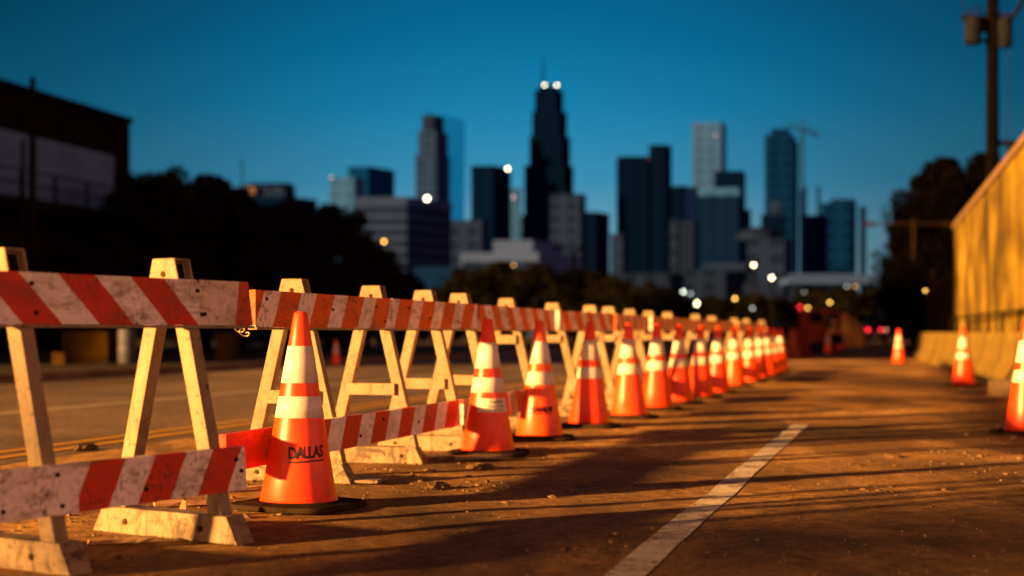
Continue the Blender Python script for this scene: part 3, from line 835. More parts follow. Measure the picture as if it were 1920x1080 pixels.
# utility pole with transformers
def utility_pole():
    Y = 39.0; x = GX(1861, Y)
    wood = plain('pole_timber', (0.0028, 0.0024, 0.0022), 0.85, 0.5, 6)
    can = plain('transformer_paint', (0.009, 0.011, 0.017), 0.6, 0.3, 6)
    t = thing('utility_pole', 'dark wooden utility pole with two transformer cans behind the wall', 'utility pole', (x, Y, 0))
    bm = bmesh.new(); add_tube(bm, [(0, 0, 0), (0, 0, 6), (0, 0, 12.2)], [0.19, 0.175, 0.15], 14); obj('pole', bm, wood, t, True)
    for cx, cz, r, h in ((-0.57, 8.70, 0.225, 0.72), (0.30, 8.62, 0.20, 0.78)):
        bm = bmesh.new(); add_lathe(bm, [(r * .86, 0), (r, .03), (r, h - .06), (r * .94, h - .01), (r * .5, h + .05)], 20)
        bmesh.ops.translate(bm, verts=bm.verts, vec=(cx, -0.12, cz)); c = obj('transformer', bm, can, t, True)
        bm = bmesh.new()
        for a in (-.09, .09): add_lathe_at = add_tube(bm, [(cx + a, -.12, cz + h), (cx + a, -.12, cz + h + .14), (cx + a * 1.4, -.12, cz + h + .22)], [.035, .045, .02], 8)
        obj('bushing', bm, M['darksteel'], c, True)
    bm = bmesh.new(); add_box(bm, (-.86, -.06, 9.40), (.2, .06, 9.50)); add_box(bm, (-.4, -.04, 8.78), (.35, .04, 8.86)); add_box(bm, (-.35, -.04, 9.05), (-.15, .04, 9.40)); obj('bracket', bm, M['darksteel'], t)
    bm = bmesh.new(); add_tube(bm, [(-.70, 0, 9.5), (-.55, 0, 9.75), (-.35, 0, 9.75), (-.22, 0, 9.5)], .022, 6)
    add_tube(bm, [(.12, -.1, 9.0), (.52, -.15, 9.45), (1.2, -.2, 10.6)], .06, 7); obj('jumper', bm, M['darksteel'], t, True)
    bm = bmesh.new(); add_tube(bm, [(.42, -.05, 8.6), (.44, -.05, 7.6), (.37, -.03, 5.4), (.3, 0, 4.4)], .012, 5); obj('ground_wire', bm, M['darksteel'], t)
    bm = bmesh.new(); add_tube(bm, [(-.80, 0, 9.5), (-.82, 0, 12.5)], .014, 5); obj('riser_wire', bm, M['darksteel'], t)
    bm = bmesh.new(); add_box(bm, (.15, -.05, 5.95), (1.6, .05, 6.08)); add_box(bm, (.45, -.04, 5.0), (.53, .04, 5.95)); add_box(bm, (.80, -.04, 5.2), (.86, .04, 5.95)); add_tube(bm, [(.2, 0, 4.9), (.6, 0, 5.95)], .05, 6); obj('side_arm', bm, M['darksteel'], t)
utility_pole()

# ------------------------------------------------------------------ lamps
DIM = plain('lamp_post_paint', (0.006, 0.006, 0.006), 0.6, 0.3, 4, 0.3)
WARM = plain('lit_post_paint', (0.022, 0.015, 0.008), 0.6, 0.3, 4, 0.2)
EM = {'white': emit('lamp_glass_white', (1.0, 0.84, 0.52), 17.0), 'cool': emit('lamp_glass_cool', (0.85, 0.95, 0.80), 12.0), 'warm': emit('lamp_glass_warm', (1.0, 0.78, 0.42), 16.0),
      'amber': emit('lamp_glass_amber', (1.0, 0.52, 0.09), 9.0), 'dimamber': emit('lamp_glass_dim_amber', (1.0, 0.45, 0.08), 3.0), 'dim': emit('lamp_glass_dim', (0.75, 0.85, 0.80), 3.2),
      'red': emit('signal_red', (1.0, 0.015, 0.03), 10.0), 'pink': emit('signal_pink', (1.0, 0.42, 0.30), 6.0), 'dimred': emit('signal_dim_red', (1.0, 0.15, 0.08), 0.7)}
def street_lamp(px, py, Y, kind, label, size=None, arm=0.0, name='street_lamp', cat='street lamp', d_px=9.0):
    x, z = GX(px, Y), GZ(py, Y)
    r = size or d_px * 0.55 * Y / F / 2
    t = thing(name, label, cat, (x + arm, Y, 0), 0, 'lit lamps in the distance')
    pr = max(0.05, Y * 0.0007)
    top = z - r * 0.9 if arm == 0 else z + r * 1.2
    bm = bmesh.new(); add_tube(bm, [(0, 0, -.05), (0, 0, top * .5), (0, 0, top)], [pr * 1.4, pr, pr * .8], 8); obj('pole', bm, DIM, t, True)
    if arm:
        bm = bmesh.new(); add_tube(bm, [(0, 0, top - .02), (-arm * .6, 0, top + .15), (-arm, 0, top - .02)], pr * .6, 6); obj('arm', bm, DIM, t, True)
    bm = bmesh.new(); add_ball(bm, (-arm, 0, z), r, 2); obj('lamp_globe', bm, EM[kind], t, True)
    return t
L_ = [(720, 453, 150, 'amber', 'amber street lamp glowing in front of the grid windowed office block', 9), (963, 497, 190, 'dimamber', 'dim amber lamp glowing above the dark trees under the low pale building', 8),
      (1281, 547, 170, 'cool', 'cool white lamp just left of the brightest warm lamp', 7), (1295, 551, 210, 'dim', 'faint small lamp between the cool white lamp and the bright warm one', 7),
      (1306, 569, 120, 'warm', 'biggest brightest warm white lamp just above the barricade caps', 13), (1378, 560, 130, 'amber', 'pale amber lamp right of the brightest warm lamp', 9),
      (1413, 497, 150, 'white', 'highest warm white street lamp over the end of the row', 9), (1447, 521, 160, 'white', 'second highest warm white street lamp, right of the highest', 9),
      (1411, 578, 150, 'dim', 'faint greenish lamp low above the last barricade caps', 8), (1508, 548, 220, 'dim', 'small pale lamp below the left end of the overpass', 8), (1556, 567, 140, 'amber', 'amber lamp in the dark trees under the overpass', 8),
      (1588, 537, 240, 'dim', 'pale dim lamp under the overpass deck', 6), (1603, 537, 240, 'dimamber', 'dim amber lamp under the overpass deck beside a pale one', 7),
      (1660, 523, 110, 'dimamber', 'dim amber lamp against the dark trees on the right', 7), (1735, 545, 62, 'amber', 'amber lamp on a post beside the end of the fence', 7),
      (1658, 574, 130, 'warm', 'bright warm lamp above the dark vehicle on the right', 9), (1676, 582, 140, 'cool', 'left of two small cool lamps near the fence end', 7), (1690, 577, 150, 'cool', 'right of two small cool lamps near the fence end', 7),
      (1563, 603, 100, 'dimred', 'dim reddish lamp left of the dirt mound', 7)]
for px, py, Y, kd, lab, dp in L_: street_lamp(px, py, Y, kd, lab, None, 0.0, d_px=dp)
# traffic signals far down the road
def signal(px, py, Y, kinds, label):
    x, z = GX(px, Y), GZ(py, Y)
    t = thing('traffic_signal', label, 'traffic signal', (x, Y, 0), 0, 'traffic signals down the road')
    s = Y / F
    bm = bmesh.new(); add_tube(bm, [(s * 26, 0, 0), (s * 26, 0, z + .4)], .09, 8); add_tube(bm, [(s * 26, 0, z + .4), (-s * 22, 0, z + .5)], .06, 6); obj('mast', bm, DIM, t)
    for off, kd, d in kinds:
        bm = bmesh.new(); add_box(bm, (off * s - d * s * .6, .06, z - d * s * .7), (off * s + d * s * .6, .3, z + d * s * .7)); h = obj('signal_head', bm, M['black'], t)
        bm = bmesh.new(); add_ball(bm, (off * s, 0, z), d * s / 2, 2); obj('lens', bm, EM[kd], h, True)
signal(1490, 579, 180, [(-24, 'amber', 7), (-7, 'pink', 8), (-1, 'pink', 7), (9, 'red', 11), (24, 'amber', 6)], 'row of amber, pink and red signals hanging over the far road')
# dark posts that carry no light
def bare_pole(px, ytop, Y, label, arms=(), mat=None, r=0.09, name='lamp_post', cat='lamp post'):
    x, z = GX(px, Y), GZ(ytop, Y)
    t = thing(name, label, cat, (x, Y, 0))
    bm = bmesh.new(); add_tube(bm, [(0, 0, -.05), (0, 0, z * .5), (0, 0, z)], [r * 1.2, r, r * .8], 8); obj('pole', bm, mat or DIM, t, True)
    for p2, y2, y1 in arms:
        bm = bmesh.new(); add_tube(bm, [(0, 0, GZ(y1, Y)), (GX(p2, Y) - x, 0, GZ(y2, Y))], r * .55, 6); add_box(bm, (GX(p2, Y) - x - .35, -.12, GZ(y2, Y) - .08), (GX(p2, Y) - x + .35, .12, GZ(y2, Y) + .12)); obj('arm', bm, mat or DIM, t)
    return t
bare_pole(1713, 412, 78, 'slim post with a long thin cross arm in front of the right hand trees', [(1630, 421, 418), (1782, 421, 418)], WARM, 0.09)
bare_pole(1750, 505, 60, 'short plain post standing just before the end of the wall', (), WARM, 0.09)
bare_pole(1077, 470, 90, 'tall pale post rising from the dark trees left of centre', [(1045, 465, 470), (1092, 466, 470)], plain('grey_post', (0.012, 0.016, 0.022), .6, .2), 0.13)

# ------------------------------------------------------------------ trees
LEAF = {}
def leaf_mat(name, a, b):
    t = NT(name)
    t.set('Base Color', t.ramp(t.noise(1.3, 4, 0.7, t.shifted()), [(0.35, a), (0.65, b)])); t.set('Roughness', 0.8); t.set('Specular IOR Level', 0.0)
    return t.m
LEAF['black'] = leaf_mat('night_foliage', (0.0022, 0.0030, 0.0016), (0.012, 0.012, 0.0055))
LEAF['warm'] = leaf_mat('brown_foliage', (0.0009, 0.0008, 0.0005), (0.0032, 0.0026, 0.0014))
BARK = plain('bark', (0.004, 0.003, 0.002), 0.9, 0.4, 6)
def make_tree(h, rad, crown0, leaves, leaf, seed, mat, spiky=0.25):
    rnd = random.Random(seed)
    bt = bmesh.new()
    add_tube(bt, [(0, 0, -.1), (rnd.uniform(-.1, .1), 0, h * .3), (rnd.uniform(-.2, .2), rnd.uniform(-.2, .2), h * .62), (0, 0, h * .86)], [h * .030, h * .022, h * .014, h * .004], 8)
    clumps = []
    for i in range(120):
        a = rnd.random() * 6.283; e = rnd.random() ** 0.8
        zz = crown0 + (h - crown0) * (0.04 + 0.90 * e)
        prof = math.sin(math.pi * min(1, 0.16 + 0.80 * e)) ** 0.6
        rr = rad * prof * (0.25 + 0.75 * math.sqrt(rnd.random()))
        c = Vector((rr * math.cos(a), rr * math.sin(a), zz)); clumps.append((c, rad * rnd.uniform(0.13, 0.30)))
        if i % 5 == 0: add_tube(bt, [(0, 0, h * (.25 + .4 * e)), (c.x * .5, c.y * .5, (h * (.25 + .4 * e) + zz) / 2 + .2), tuple(c)], [h * .010, h * .006, h * .002], 5)
    for i in range(22):
        a = rnd.random() * 6.283; rr = rad * rnd.random() * .7
        clumps.append((Vector((rr * math.cos(a), rr * math.sin(a), h - (rr / rad) ** 2 * (h - crown0) * .4 + rnd.uniform(-.1, .5) * spiky * rad)), rad * rnd.uniform(.09, .18)))
    verts, faces = [], []
    for k in range(leaves):
        c, cr = clumps[rnd.randrange(len(clumps))]
        while True:
            p = Vector((rnd.uniform(-1, 1), rnd.uniform(-1, 1), rnd.uniform(-1, 1)))
            if p.length < 1: break
        p = c + Vector((p.x, p.y, p.z * .75)) * cr
        n = Vector((rnd.gauss(0, 1), rnd.gauss(0, 1), rnd.gauss(0, 1))).normalized()
        s = n.orthogonal().normalized(); t2 = n.cross(s)
        L, W = leaf * rnd.uniform(.7, 1.4), leaf * rnd.uniform(.3, .5)
        b = len(verts)
        verts += [tuple(p - s * L), tuple(p + t2 * W), tuple(p + s * L), tuple(p - t2 * W)]
        faces.append((b, b + 1, b + 2, b + 3))
    me = bpy.data.meshes.new('crown'); me.from_pydata(verts, [], faces)
    mt = bpy.data.meshes.new('trunk'); bmesh.ops.recalc_face_normals(bt, faces=bt.faces); bt.to_mesh(mt); bt.free()
    me.materials.append(mat); mt.materials.append(BARK)
    return mt, me, h
PROT = {}

for kk, mm in (('black', LEAF['black']), ('warm', LEAF['warm'])):
    PROT[kk] = [make_tree(8.0, 3.6, 0.5, 20000, 0.15, s, mm, 0.30) for s in (11, 12, 13)]
def tree(px, ytop, Y, label, kind='black', var=0, wide=1.0, group='dark trees behind the road', rz=None, name='tree'):
    x, z = GX(px, Y), GZ(ytop, Y)
    mt, me, h = PROT[kind][var % 3]
    t = thing(name, label, 'tree', (x, Y, -.05), rz if rz is not None else random.random() * 6.28, group)
    s = z / h
    t.scale = (s * wide, s * wide, s)
    for nm, m in (('trunk', mt), ('crown', me)):
        o = bpy.data.objects.new(nm, m); COL.objects.link(o); o.parent = t
    return t
for i, (px, yt, Y, wd, lab) in enumerate([
    (232, 405, 84, 1.1, 'dark tree hugging the corner of the warehouse'), (296, 338, 74, 1.05, 'tallest dark tree, with a spiky top, right of the warehouse'),
    (385, 352, 76, 1.05, 'tall dark tree in front of the domed office building'), (455, 392, 72, 1.1, 'dark tree left of the pale office slab'),
    (540, 392, 70, 1.05, 'dark tree in front of the pale office slab'), (622, 405, 74, 1.1, 'dark tree left of the amber lamp, before the grid windowed block'),
    (690, 470, 68, 1.25, 'lower dark tree just under the amber lamp'), (745, 520, 66, 1.2, 'smallest dark tree at the right end of the left hand group'),
    (150, 470, 62, 1.4, 'dark tree in front of the lower wall of the warehouse'), (340, 470, 60, 1.3, 'low dark tree under the tallest one'), (500, 480, 60, 1.35, 'low dark tree at the middle of the left hand group'), (610, 500, 60, 1.3, 'low dark tree right of the middle of the left hand group')]):
    tree(px, yt, Y, lab, 'black', i, wd)
for i, (px, yt, Y, wd, lab) in enumerate([
    (885, 512, 120, 1.3, 'rounded dark tree left of the tall pale post'), (945, 500, 125, 1.3, 'dark tree under the dim amber lamp by the pale building'), (1010, 505, 120, 1.4, 'dark tree just left of the tall pale post'),
    (1085, 512, 122, 1.4, 'dark tree at the foot of the tall pale post'), (1150, 528, 118, 1.5, 'dark tree right of the tall pale post'), (1215, 538, 116, 1.5, 'low dark tree left of the cool white lamp'), (1270, 562, 110, 1.6, 'low dark tree left of the brightest warm lamp'),
    (820, 545, 110, 1.5, 'low dark tree below the grid windowed block'), (1335, 560, 150, 1.7, 'low dark tree right of the brightest warm lamp'), (1400, 555, 170, 1.8, 'low dark tree under the highest street lamp'), (1460, 562, 175, 1.8, 'low dark tree behind the hanging signals'),
    (1530, 548, 190, 1.6, 'dark tree under the left part of the overpass'), (1580, 545, 185, 1.6, 'dark tree under the middle of the overpass'), (1640, 548, 190, 1.5, 'dark tree under the right part of the overpass')]):
    tree(px, yt, Y, lab, 'black', i + 1, wd)
for i, (px, yt, Y, wd, lab) in enumerate([
    (1712, 470, 90, 0.8, 'leftmost and lowest of the brown lit trees beside the wall'), (1732, 392, 88, 0.75, 'brown lit tree behind the slim post with a cross arm'), (1775, 322, 82, 0.85, 'tallest brown lit tree, rising above the end of the wall'),
    (1838, 318, 80, 0.9, 'brown lit tree behind the utility pole'), (1745, 500, 84, 0.9, 'low brown lit tree behind the fence'), (1765, 470, 76, 1.1, 'low brown lit tree behind the end of the wall')]):
    tree(px, yt, Y, lab, 'warm', i, wd, 'brown lit trees beside the wall')

mt, me, h_ = make_tree(4.8, 2.1, 1.2, 2000, 0.12, 31, LEAF['black'], 0.4)  # out-of-view tree, added for the broken shade it throws over the foreground
tr = thing('added_shade_tree', 'sparse unseen tree added beyond the left edge to dapple the foreground', 'tree', (-17.9, -6.0, 0.1))
for nm_, m_ in (('trunk', mt), ('crown', me)):
    o_ = bpy.data.objects.new(nm_, m_); COL.objects.link(o_); o_.parent = tr

# ------------------------------------------------------------------ warehouse on the left, and its deck
WHd = R(13.0)
wh = thing('warehouse', 'dark flat roofed warehouse with a pale blue grey band at the left edge', 'building', (-21.9, 81.0, 0), math.pi / 2 - WHd)
whd = plain('warehouse_cladding', (0.006, 0.005, 0.004), 0.9, 0.35, 0.4)
whb = plain('warehouse_band', (0.060, 0.125, 0.32), 0.85, 0.18, 0.5)
whl = plain('warehouse_lower_wall', (0.011, 0.007, 0.005), 0.9, 0.4, 0.5)
LW = 64.7                                           # the front runs back along -x, towards the camera
def wbox(name, x0, x1, y0, y1, z0, z1, mat, par=None): return boxobj(name, (x0, y0, z0), (x1, y1, z1), mat, par or wh)
wbox('wall', -LW, 0, 0.0, 22, 0, 12.75, whd)
wbox('wall_band', -LW + 1, -1.6, -0.04, -0.002, 7.2, 10.7, whb)
wbox('lower_wall', -LW + 1, -0.2, -0.06, -0.002, 3.6, 6.5, whl)
wbox('roof', -LW - .2, 0.2, -0.25, 22.2, 12.752, 13.05, whd)
wbox('pilaster', -1.5, -0.0, -0.16, -0.004, 0, 12.74, whd)
wbox('canopy', -LW, 0.0, -2.4, -0.17, 6.55, 7.15, M['darksteel'])
dk = thing('deck_railing', 'thin dark railing along the edge of the warehouse canopy', 'railing', (-21.9, 81.0, 0), math.pi / 2 - WHd)
for z in (8.42, 7.78): boxobj('rail', (-40, -2.34, z), (4.0, -2.28, z + .07), M['darksteel'], dk)
p0 = None
for i in range(15):
    if p0 is None: p0 = boxobj('post', (-.06, -2.36, 7.16), (.06, -2.26, 8.49), M['darksteel'], dk); q = p0
    else: q = p0.copy(); COL.objects.link(q); q.parent = dk
    q.location = (3.5 - i * 3.0, 0, 0)
bare_pole(61, 146, 58, 'thick dark pole standing before the warehouse', (), M['darksteel'], 0.16, 'utility_pole', 'utility pole')
bare_pole(43, 262, 57, 'thinner dark pole left of the thick pole before the warehouse', (), M['darksteel'], 0.09, 'utility_pole', 'utility pole')

# things standing on the far kerb of the left road, seen beneath the rails
def kerb_item(name, px0, px1, ytop, ybot, Y, mat, label, cat, kind='box', depth=0.5):
    x0, x1 = GX(px0, Y), GX(px1, Y); z1 = GZ(ytop, Y); 
    t = thing(name, label, cat, ((x0 + x1) / 2, Y, 0.11), R(-8))
    w2 = (x1 - x0) / 2; h = z1 - 0.11
    return t, w2, h
tan = plain('plywood', (0.040, 0.022, 0.005), 0.85, 0.4, 4); tan2 = plain('ochre_sheet', (0.050, 0.032, 0.005), 0.8, 0.3, 4); pale = plain('pale_plastic', (0.045, 0.055, 0.09), 0.6, 0.15, 3)
t, w2, h = kerb_item('tarp_covered_pallet', 128, 214, 622, 683, 33.0, tan, 'brown sheeted stack on the far kerb, beneath the nearest rail', 'stack')
boxobj('pallet', (-w2, -.3, 0), (w2, .3, .13), tan, t, .01); boxobj('sheet_cover', (-w2 * 1.02, -.33, .132), (w2 * 1.02, .33, h), tan, t, .05)
t, w2, h = kerb_item('water_drum', 222, 256, 616, 686, 32.5, pale, 'pale upright drum on the far kerb beside the brown stack', 'drum')
bm = bmesh.new(); add_lathe(bm, [(w2 * .9, 0), (w2, .03), (w2, h * .32), (w2 * 1.04, h * .34), (w2, h * .36), (w2, h * .66), (w2 * 1.04, h * .68), (w2, h * .70), (w2, h - .03), (w2 * .9, h)], 20); obj('drum_body', bm, pale, t, True)
bm = bmesh.new(); add_lathe(bm, [(w2 * .92, h + .001), (w2 * .96, h + .03), (w2 * .7, h + .035)], 20); obj('lid', bm, M['darksteel'], t, True)
t, w2, h = kerb_item('storage_bin', 410, 443, 624, 672, 37.0, tan2, 'ochre bin on the far kerb, behind the gap between the first two rails', 'bin')
boxobj('bin_body', (-w2, -.25, 0), (w2, .25, h * .86), tan2, t, .02); boxobj('lid', (-w2 * 1.06, -.27, h * .862), (w2 * 1.06, .27, h), tan2, t, .02)
t, w2, h = kerb_item('wooden_crate', 104, 127, 668, 700, 31.0, tan, 'small wooden crate on the far kerb left of the brown stack', 'crate')
boxobj('crate_body', (-w2, -.15, 0), (w2, .15, h), tan, t, .01)
for zz in (.05, .2): boxobj('slat', (-w2 - .01, -.17, zz), (w2 + .01, -.152, zz + .07), tan, t)

# ------------------------------------------------------------------ far end of the lane: excavator, barrier, dirt mound, car
mach = plain('machine_orange', (0.24, 0.034, 0.008), 0.5, 0.35, 3); machd = plain('machine_dark', (0.015, 0.010, 0.008), 0.7, 0.4, 4); glassd = plain('dark_glass', (0.008, 0.009, 0.011), 0.15, 0.2, 3)
def excavator():
    Y = 56.0
    t = thing('excavator', 'dark orange compact excavator parked past the end of the cone row', 'excavator', (GX(1513, Y), Y, 0), R(20))
    for s in (-1, 1):
        bm = bmesh.new()
        prof = [(-.75, .02), (-.9, .15), (-.9, .33), (-.75, .45), (.75, .45), (.9, .33), (.9, .15), (.75, .02)]
        a = [bm.verts.new((x, s * .5 - .15, z)) for x, z in prof]; b = [bm.verts.new((x, s * .5 + .15, z)) for x, z in prof]
        bm.faces.new(a); bm.faces.new(list(reversed(b)))
        for i in range(8): bm.faces.new((a[i], b[i], b[(i + 1) % 8], a[(i + 1) % 8]))
        bmesh.ops.recalc_face_normals(bm, faces=bm.faces); obj('track', bm, machd, t)
    boxobj('body', (-.85, -.55, .5), (.55, .55, 1.0), mach, t, .08)
    cb = boxobj('cab', (-.25, -.5, 1.002), (.45, .15, 1.75), mach, t, .06)
    boxobj('window', (-.18, -.515, 1.2), (.38, -.502, 1.65), glassd, cb)
    boxobj('counterweight', (-1.05, -.5, .55), (-.852, .5, 1.0), machd, t, .05)
    bm = bmesh.new(); add_tube(bm, [(.5, .3, .9), (1.15, .3, 1.75), (1.75, .3, 1.55)], [.12, .12, .09], 6); obj('boom', bm, mach, t)
    bm = bmesh.new(); add_tube(bm, [(1.75, .3, 1.6), (1.55, .3, .8)], [.09, .07], 6); obj('dipper', bm, mach, t)
    bm = bmesh.new(); add_prism(bm, [(1.35, .1), (1.75, .1), (1.75, .5), (1.35, .5)], .35, .78); obj('bucket', bm, machd, t)
excavator()
def water_barrier(px, Y, label):
    t = thing('plastic_barrier', label, 'barrier', (GX(px, Y), Y, 0), R(65), 'orange plastic barriers at the far end')
    bm = bmesh.new(); p = []
    for z, hy in ((0, .26), (.35, .22), ): p += [(-.9, -hy, z), (.9, -hy, z), (.9, hy, z), (-.9, hy, z)]
    add_hexa(bm, p); p = []
    for z, hy in ((.351, .18), (.95, .10)): p += [(-.9, -hy, z), (.9, -hy, z), (.9, hy, z), (-.9, hy, z)]
    add_hexa(bm, p); bmesh.ops.recalc_face_normals(bm, faces=bm.faces); bevel(bm, .03, 1); obj('barrier_shell', bm, mach, t)
    for x in (-.6, .6): boxobj('filler_cap', (x - .06, -.06, .952), (x + .06, .06, .99), machd, t)
water_barrier(1538, 60.0, 'orange plastic barrier left of the distant line of cones'); water_barrier(1497, 48.0, 'orange plastic barrier just past the last cone of the row')
bm = bmesh.new(); bmesh.ops.create_icosphere(bm, subdivisions=5, radius=1)
for v in list(bm.verts):
    k = 1 + .22 * noise.noise(v.co * 2.2) + .10 * noise.noise(v.co * 6) + .05 * noise.noise(v.co * 14)
    v.co = Vector((v.co.x * 1.15 * k, v.co.y * 1.6 * k, max(-.05, v.co.z * 1.75 * k)))
o = obj('dirt_mound', bm, plain('mound_soil', (0.60, 0.29, 0.05), 0.95, 0.4, 3, bump=0.05), None, True); o.location = (GX(1587, 84), 84, 0)
tag(o, 'tan dirt mound beyond the distant line of cones', 'dirt mound')
def car():
    Y = 104.0; carp = plain('car_paint', (0.008, 0.007, 0.008), 0.3, 0.2, 3, 0.2, 0.5)
    t = thing('car', 'dark vehicle seen from behind with red tail lights lit', 'car', (GX(1642, Y), Y, 0), -TH + R(4))
    bm = bmesh.new()
    prof = [(0.0, .35), (-.02, .75), (.05, 1.0), (.35, 1.62), (.7, 1.72), (2.4, 1.70), (3.1, 1.08), (4.3, .95), (4.5, .7), (4.5, .35)]
    for s0, s1, k0 in ((-.9, .9, 1),):
        a = [bm.verts.new((s0 * (1 - .18 * max(0, (z - 1.0) / .7)), y, z)) for y, z in prof]; b = [bm.verts.new((s1 * (1 - .18 * max(0, (z - 1.0) / .7)), y, z)) for y, z in prof]
        bm.faces.new(a); bm.faces.new(list(reversed(b))); n = len(prof)
        for i in range(n): bm.faces.new((a[i], b[i], b[(i + 1) % n], a[(i + 1) % n]))
    bmesh.ops.recalc_face_normals(bm, faces=bm.faces); bevel(bm, .05); obj('body', bm, carp, t)
    M1 = Matrix.Translation((0, .19, 1.30)) @ Matrix.Rotation(math.atan2(.30, .62), 4, 'X').inverted()
    boxobj('rear_window', (-.66, -.02, -.25), (.66, -.003, .25), glassd, t, 0, M1)
    for x in (-.78, .78):
        for y in (.9, 3.6):
            bm = bmesh.new(); bmesh.ops.create_cone(bm, cap_ends=True, segments=20, radius1=.36, radius2=.36, depth=.22, matrix=Matrix.Translation((x, y, .36)) @ Matrix.Rotation(R(90), 4, 'Y')); wl = obj('wheel', bm, M['rubber'], t)
    for x, kd in ((-.62, 'red'), (.22, 'red'), (.62, 'pink')): pass
    tl = emit('tail_light_glass', (1.0, 0.02, 0.03), 6.0); tl2 = emit('indicator_glass', (1.0, 0.42, 0.22), 3.5)
    for x0, m, nm in ((-.56, tl, 'tail_light'), (.36, tl, 'tail_light'), (.72, tl2, 'indicator')):
        bm = bmesh.new(); add_ball(bm, (x0, -.03, 1.06), .11, 2); obj(nm, bm, m, t, True)
    boxobj('number_plate', (-.26, -.05, .62), (.26, -.022, .75), plain('plate', (.35, .3, .28), .5, .1), t)
    boxobj('bumper', (-.88, -.09, .38), (.88, -.03, .56), machd, t, .02)
car()

# ------------------------------------------------------------------ the city
E_FRONT = (3.1, 1.42, 0.46)   # light reaching a wall that faces the camera
def facade(name, look, grid=None, win=0.45, rough=0.6, kx=0.55, haze_glow=None):
    """look: colour the wall shows at dusk. Converted to an albedo."""
    a = tuple(min(0.9, l / e) for l, e in zip(lin(look), E_FRONT))
    t = NT(name)
    x, y, z = t.xyz()
    big = t.noise(0.02, 3, 0.6, t.map((1, 1, 0.5)))
    col = t.ramp(big, [(0.3, tuple(c * 0.82 for c in a)), (0.7, tuple(min(1, c * 1.15) for c in a))])
    if grid:
        gx, gz = grid
        mx = t.math('LESS_THAN', t.math('FRACT', t.math('DIVIDE', t.math('ADD', x, y), gx)), kx)
        mz = t.math('LESS_THAN', t.math('FRACT', t.math('DIVIDE', z, gz)), 0.6)
        m = t.math('MULTIPLY', mx, mz)
        col = t.mix(t.math('MULTIPLY', m, 1.0 - win), col, tuple(c * 0.25 for c in a))
    t.set('Base Color', col); t.set('Roughness', rough); t.set('Specular IOR Level', 0.0)
    if haze_glow: t.set('Emission Color', c4(lin(haze_glow))); t.set('Emission Strength', 1.0)  # even emission in place of aerial haze and reflected sky
    return t.m
def city(name, label, Y, vols, cat='building', z0=0.0):
    """vols: (x0, xc, x1, ytop, part, material, side) in picture columns at depth Y; xc is the nearest corner (xc == x1: plain front)."""
    xs = [v[0] for v in vols] + [v[2] for v in vols]
    cx = GX((min(xs) + max(xs)) / 2, Y)
    t = thing(name, label, cat, (cx, Y, 0), 0)
    out = []
    for i, v in enumerate(vols):
        x0, xc, x1, yt, part, mat = v[:6]
        ybot = v[6] if len(v) > 6 else None
        dy = v[7] if len(v) > 7 else 0.0
        a, c, b = GX(x0, Y) - cx, GX(xc, Y) - cx, GX(x1, Y) - cx
        w1, w2 = c - a, b - c
        da = w1 * 0.12 if w2 > 0.01 else 0.0
        dbb = w2 * 1.6 if w2 > 0.01 else 0.0
        A, C, B = (a, dy + da), (c, dy), (b, dy + dbb)
        if w2 > 0.01: D = (A[0] + B[0] - C[0], A[1] + B[1] - C[1]); poly = [A, C, B, D]
        else: poly = [(a, dy), (c, dy), (c, dy + w1), (a, dy + w1)]
        bm = bmesh.new(); add_prism(bm, poly, GZ(ybot, Y) if ybot else z0, GZ(yt, Y))
        bmesh.ops.recalc_face_normals(bm, faces=bm.faces)
        out.append(obj(part, bm, mat, t))
    return t, out, cx
DK = facade('tower_dark', (7, 17, 29), (9, 4), 0.6); DK2 = facade('tower_navy', (5, 20, 34), (10, 4), 0.6); TEAL = facade('glass_teal', (10, 52, 76), (14, 5), 0.8)
BR = facade('tower_grey', (50, 60, 74), (9, 8), 0.45); LG = facade('slab_grey', (66, 92, 108), (9, 8), 0.65); GL = facade('glass_haze_glow', (14, 70, 96), (16, 8), 0.92, haze_glow=(0, 72, 112))  # GL is no lamp: its faint blue glow stands for haze and sky
CG = facade('office_concrete', (58, 60, 70)); PALE = facade('low_pale', (88, 86, 94), (30, 30), 0.9); DG = facade('block_grey', (40, 44, 54), (8, 7), 0.4)
TW = facade('tower_light', (70, 92, 110), (9, 9), 0.6); CURV = facade('glass_tower', (10, 38, 58), (10, 9), 0.45); MID = facade('mid_blue', (18, 38, 54), (7, 4), 0.6); PK = facade('pink_strip', (96, 84, 88)); LOW = facade('low_dark', (36, 38, 46), (5, 4), 0.4)
ROOFC = plain('dark_roof', (0.006, 0.012, 0.03), .9, .2, .02)
def beacon(par, px, py, Y, cx, d_px, kind, name='roof_light'):
    d_px *= 0.55; bm = bmesh.new(); add_ball(bm, (GX(px, Y) - cx, -d_px * Y / F, GZ(py, Y)), d_px * Y / F / 2, 2); return obj(name, bm, EM[kind], par, True)
t, o, cx = city('office_building', 'low dark office building with a sloped crown at the far left of the skyline', 900, [(415, 540, 585, 368, 'lower_block', DK2), (440, 530, 546, 345, 'upper_block', DG, 368.2, 8), (452, 528, 540, 338, 'crown', DK, 345.2, 14)])
sg = boxobj('sign_panel', (GX(447, 900) - cx, 6.5, GZ(361, 900)), (GX(474, 900) - cx, 7.9, GZ(349, 900)), plain('sign_face', (.10, .07, .08), .6, .1), t)
bm = bmesh.new(); add_tube(bm, [(GX(443, 900) - cx, 20, GZ(346, 900)), (GX(443, 900) - cx, 20, GZ(292, 900))], .5, 5); obj('antenna', bm, DK, t)
t, o, cx = city('office_slab', 'pale grey office slab left of a teal glass block', 1000, [(617, 664, 682, 332, 'tower', LG)]); beacon(t, 621, 333, 1000, cx, 4, 'pink')
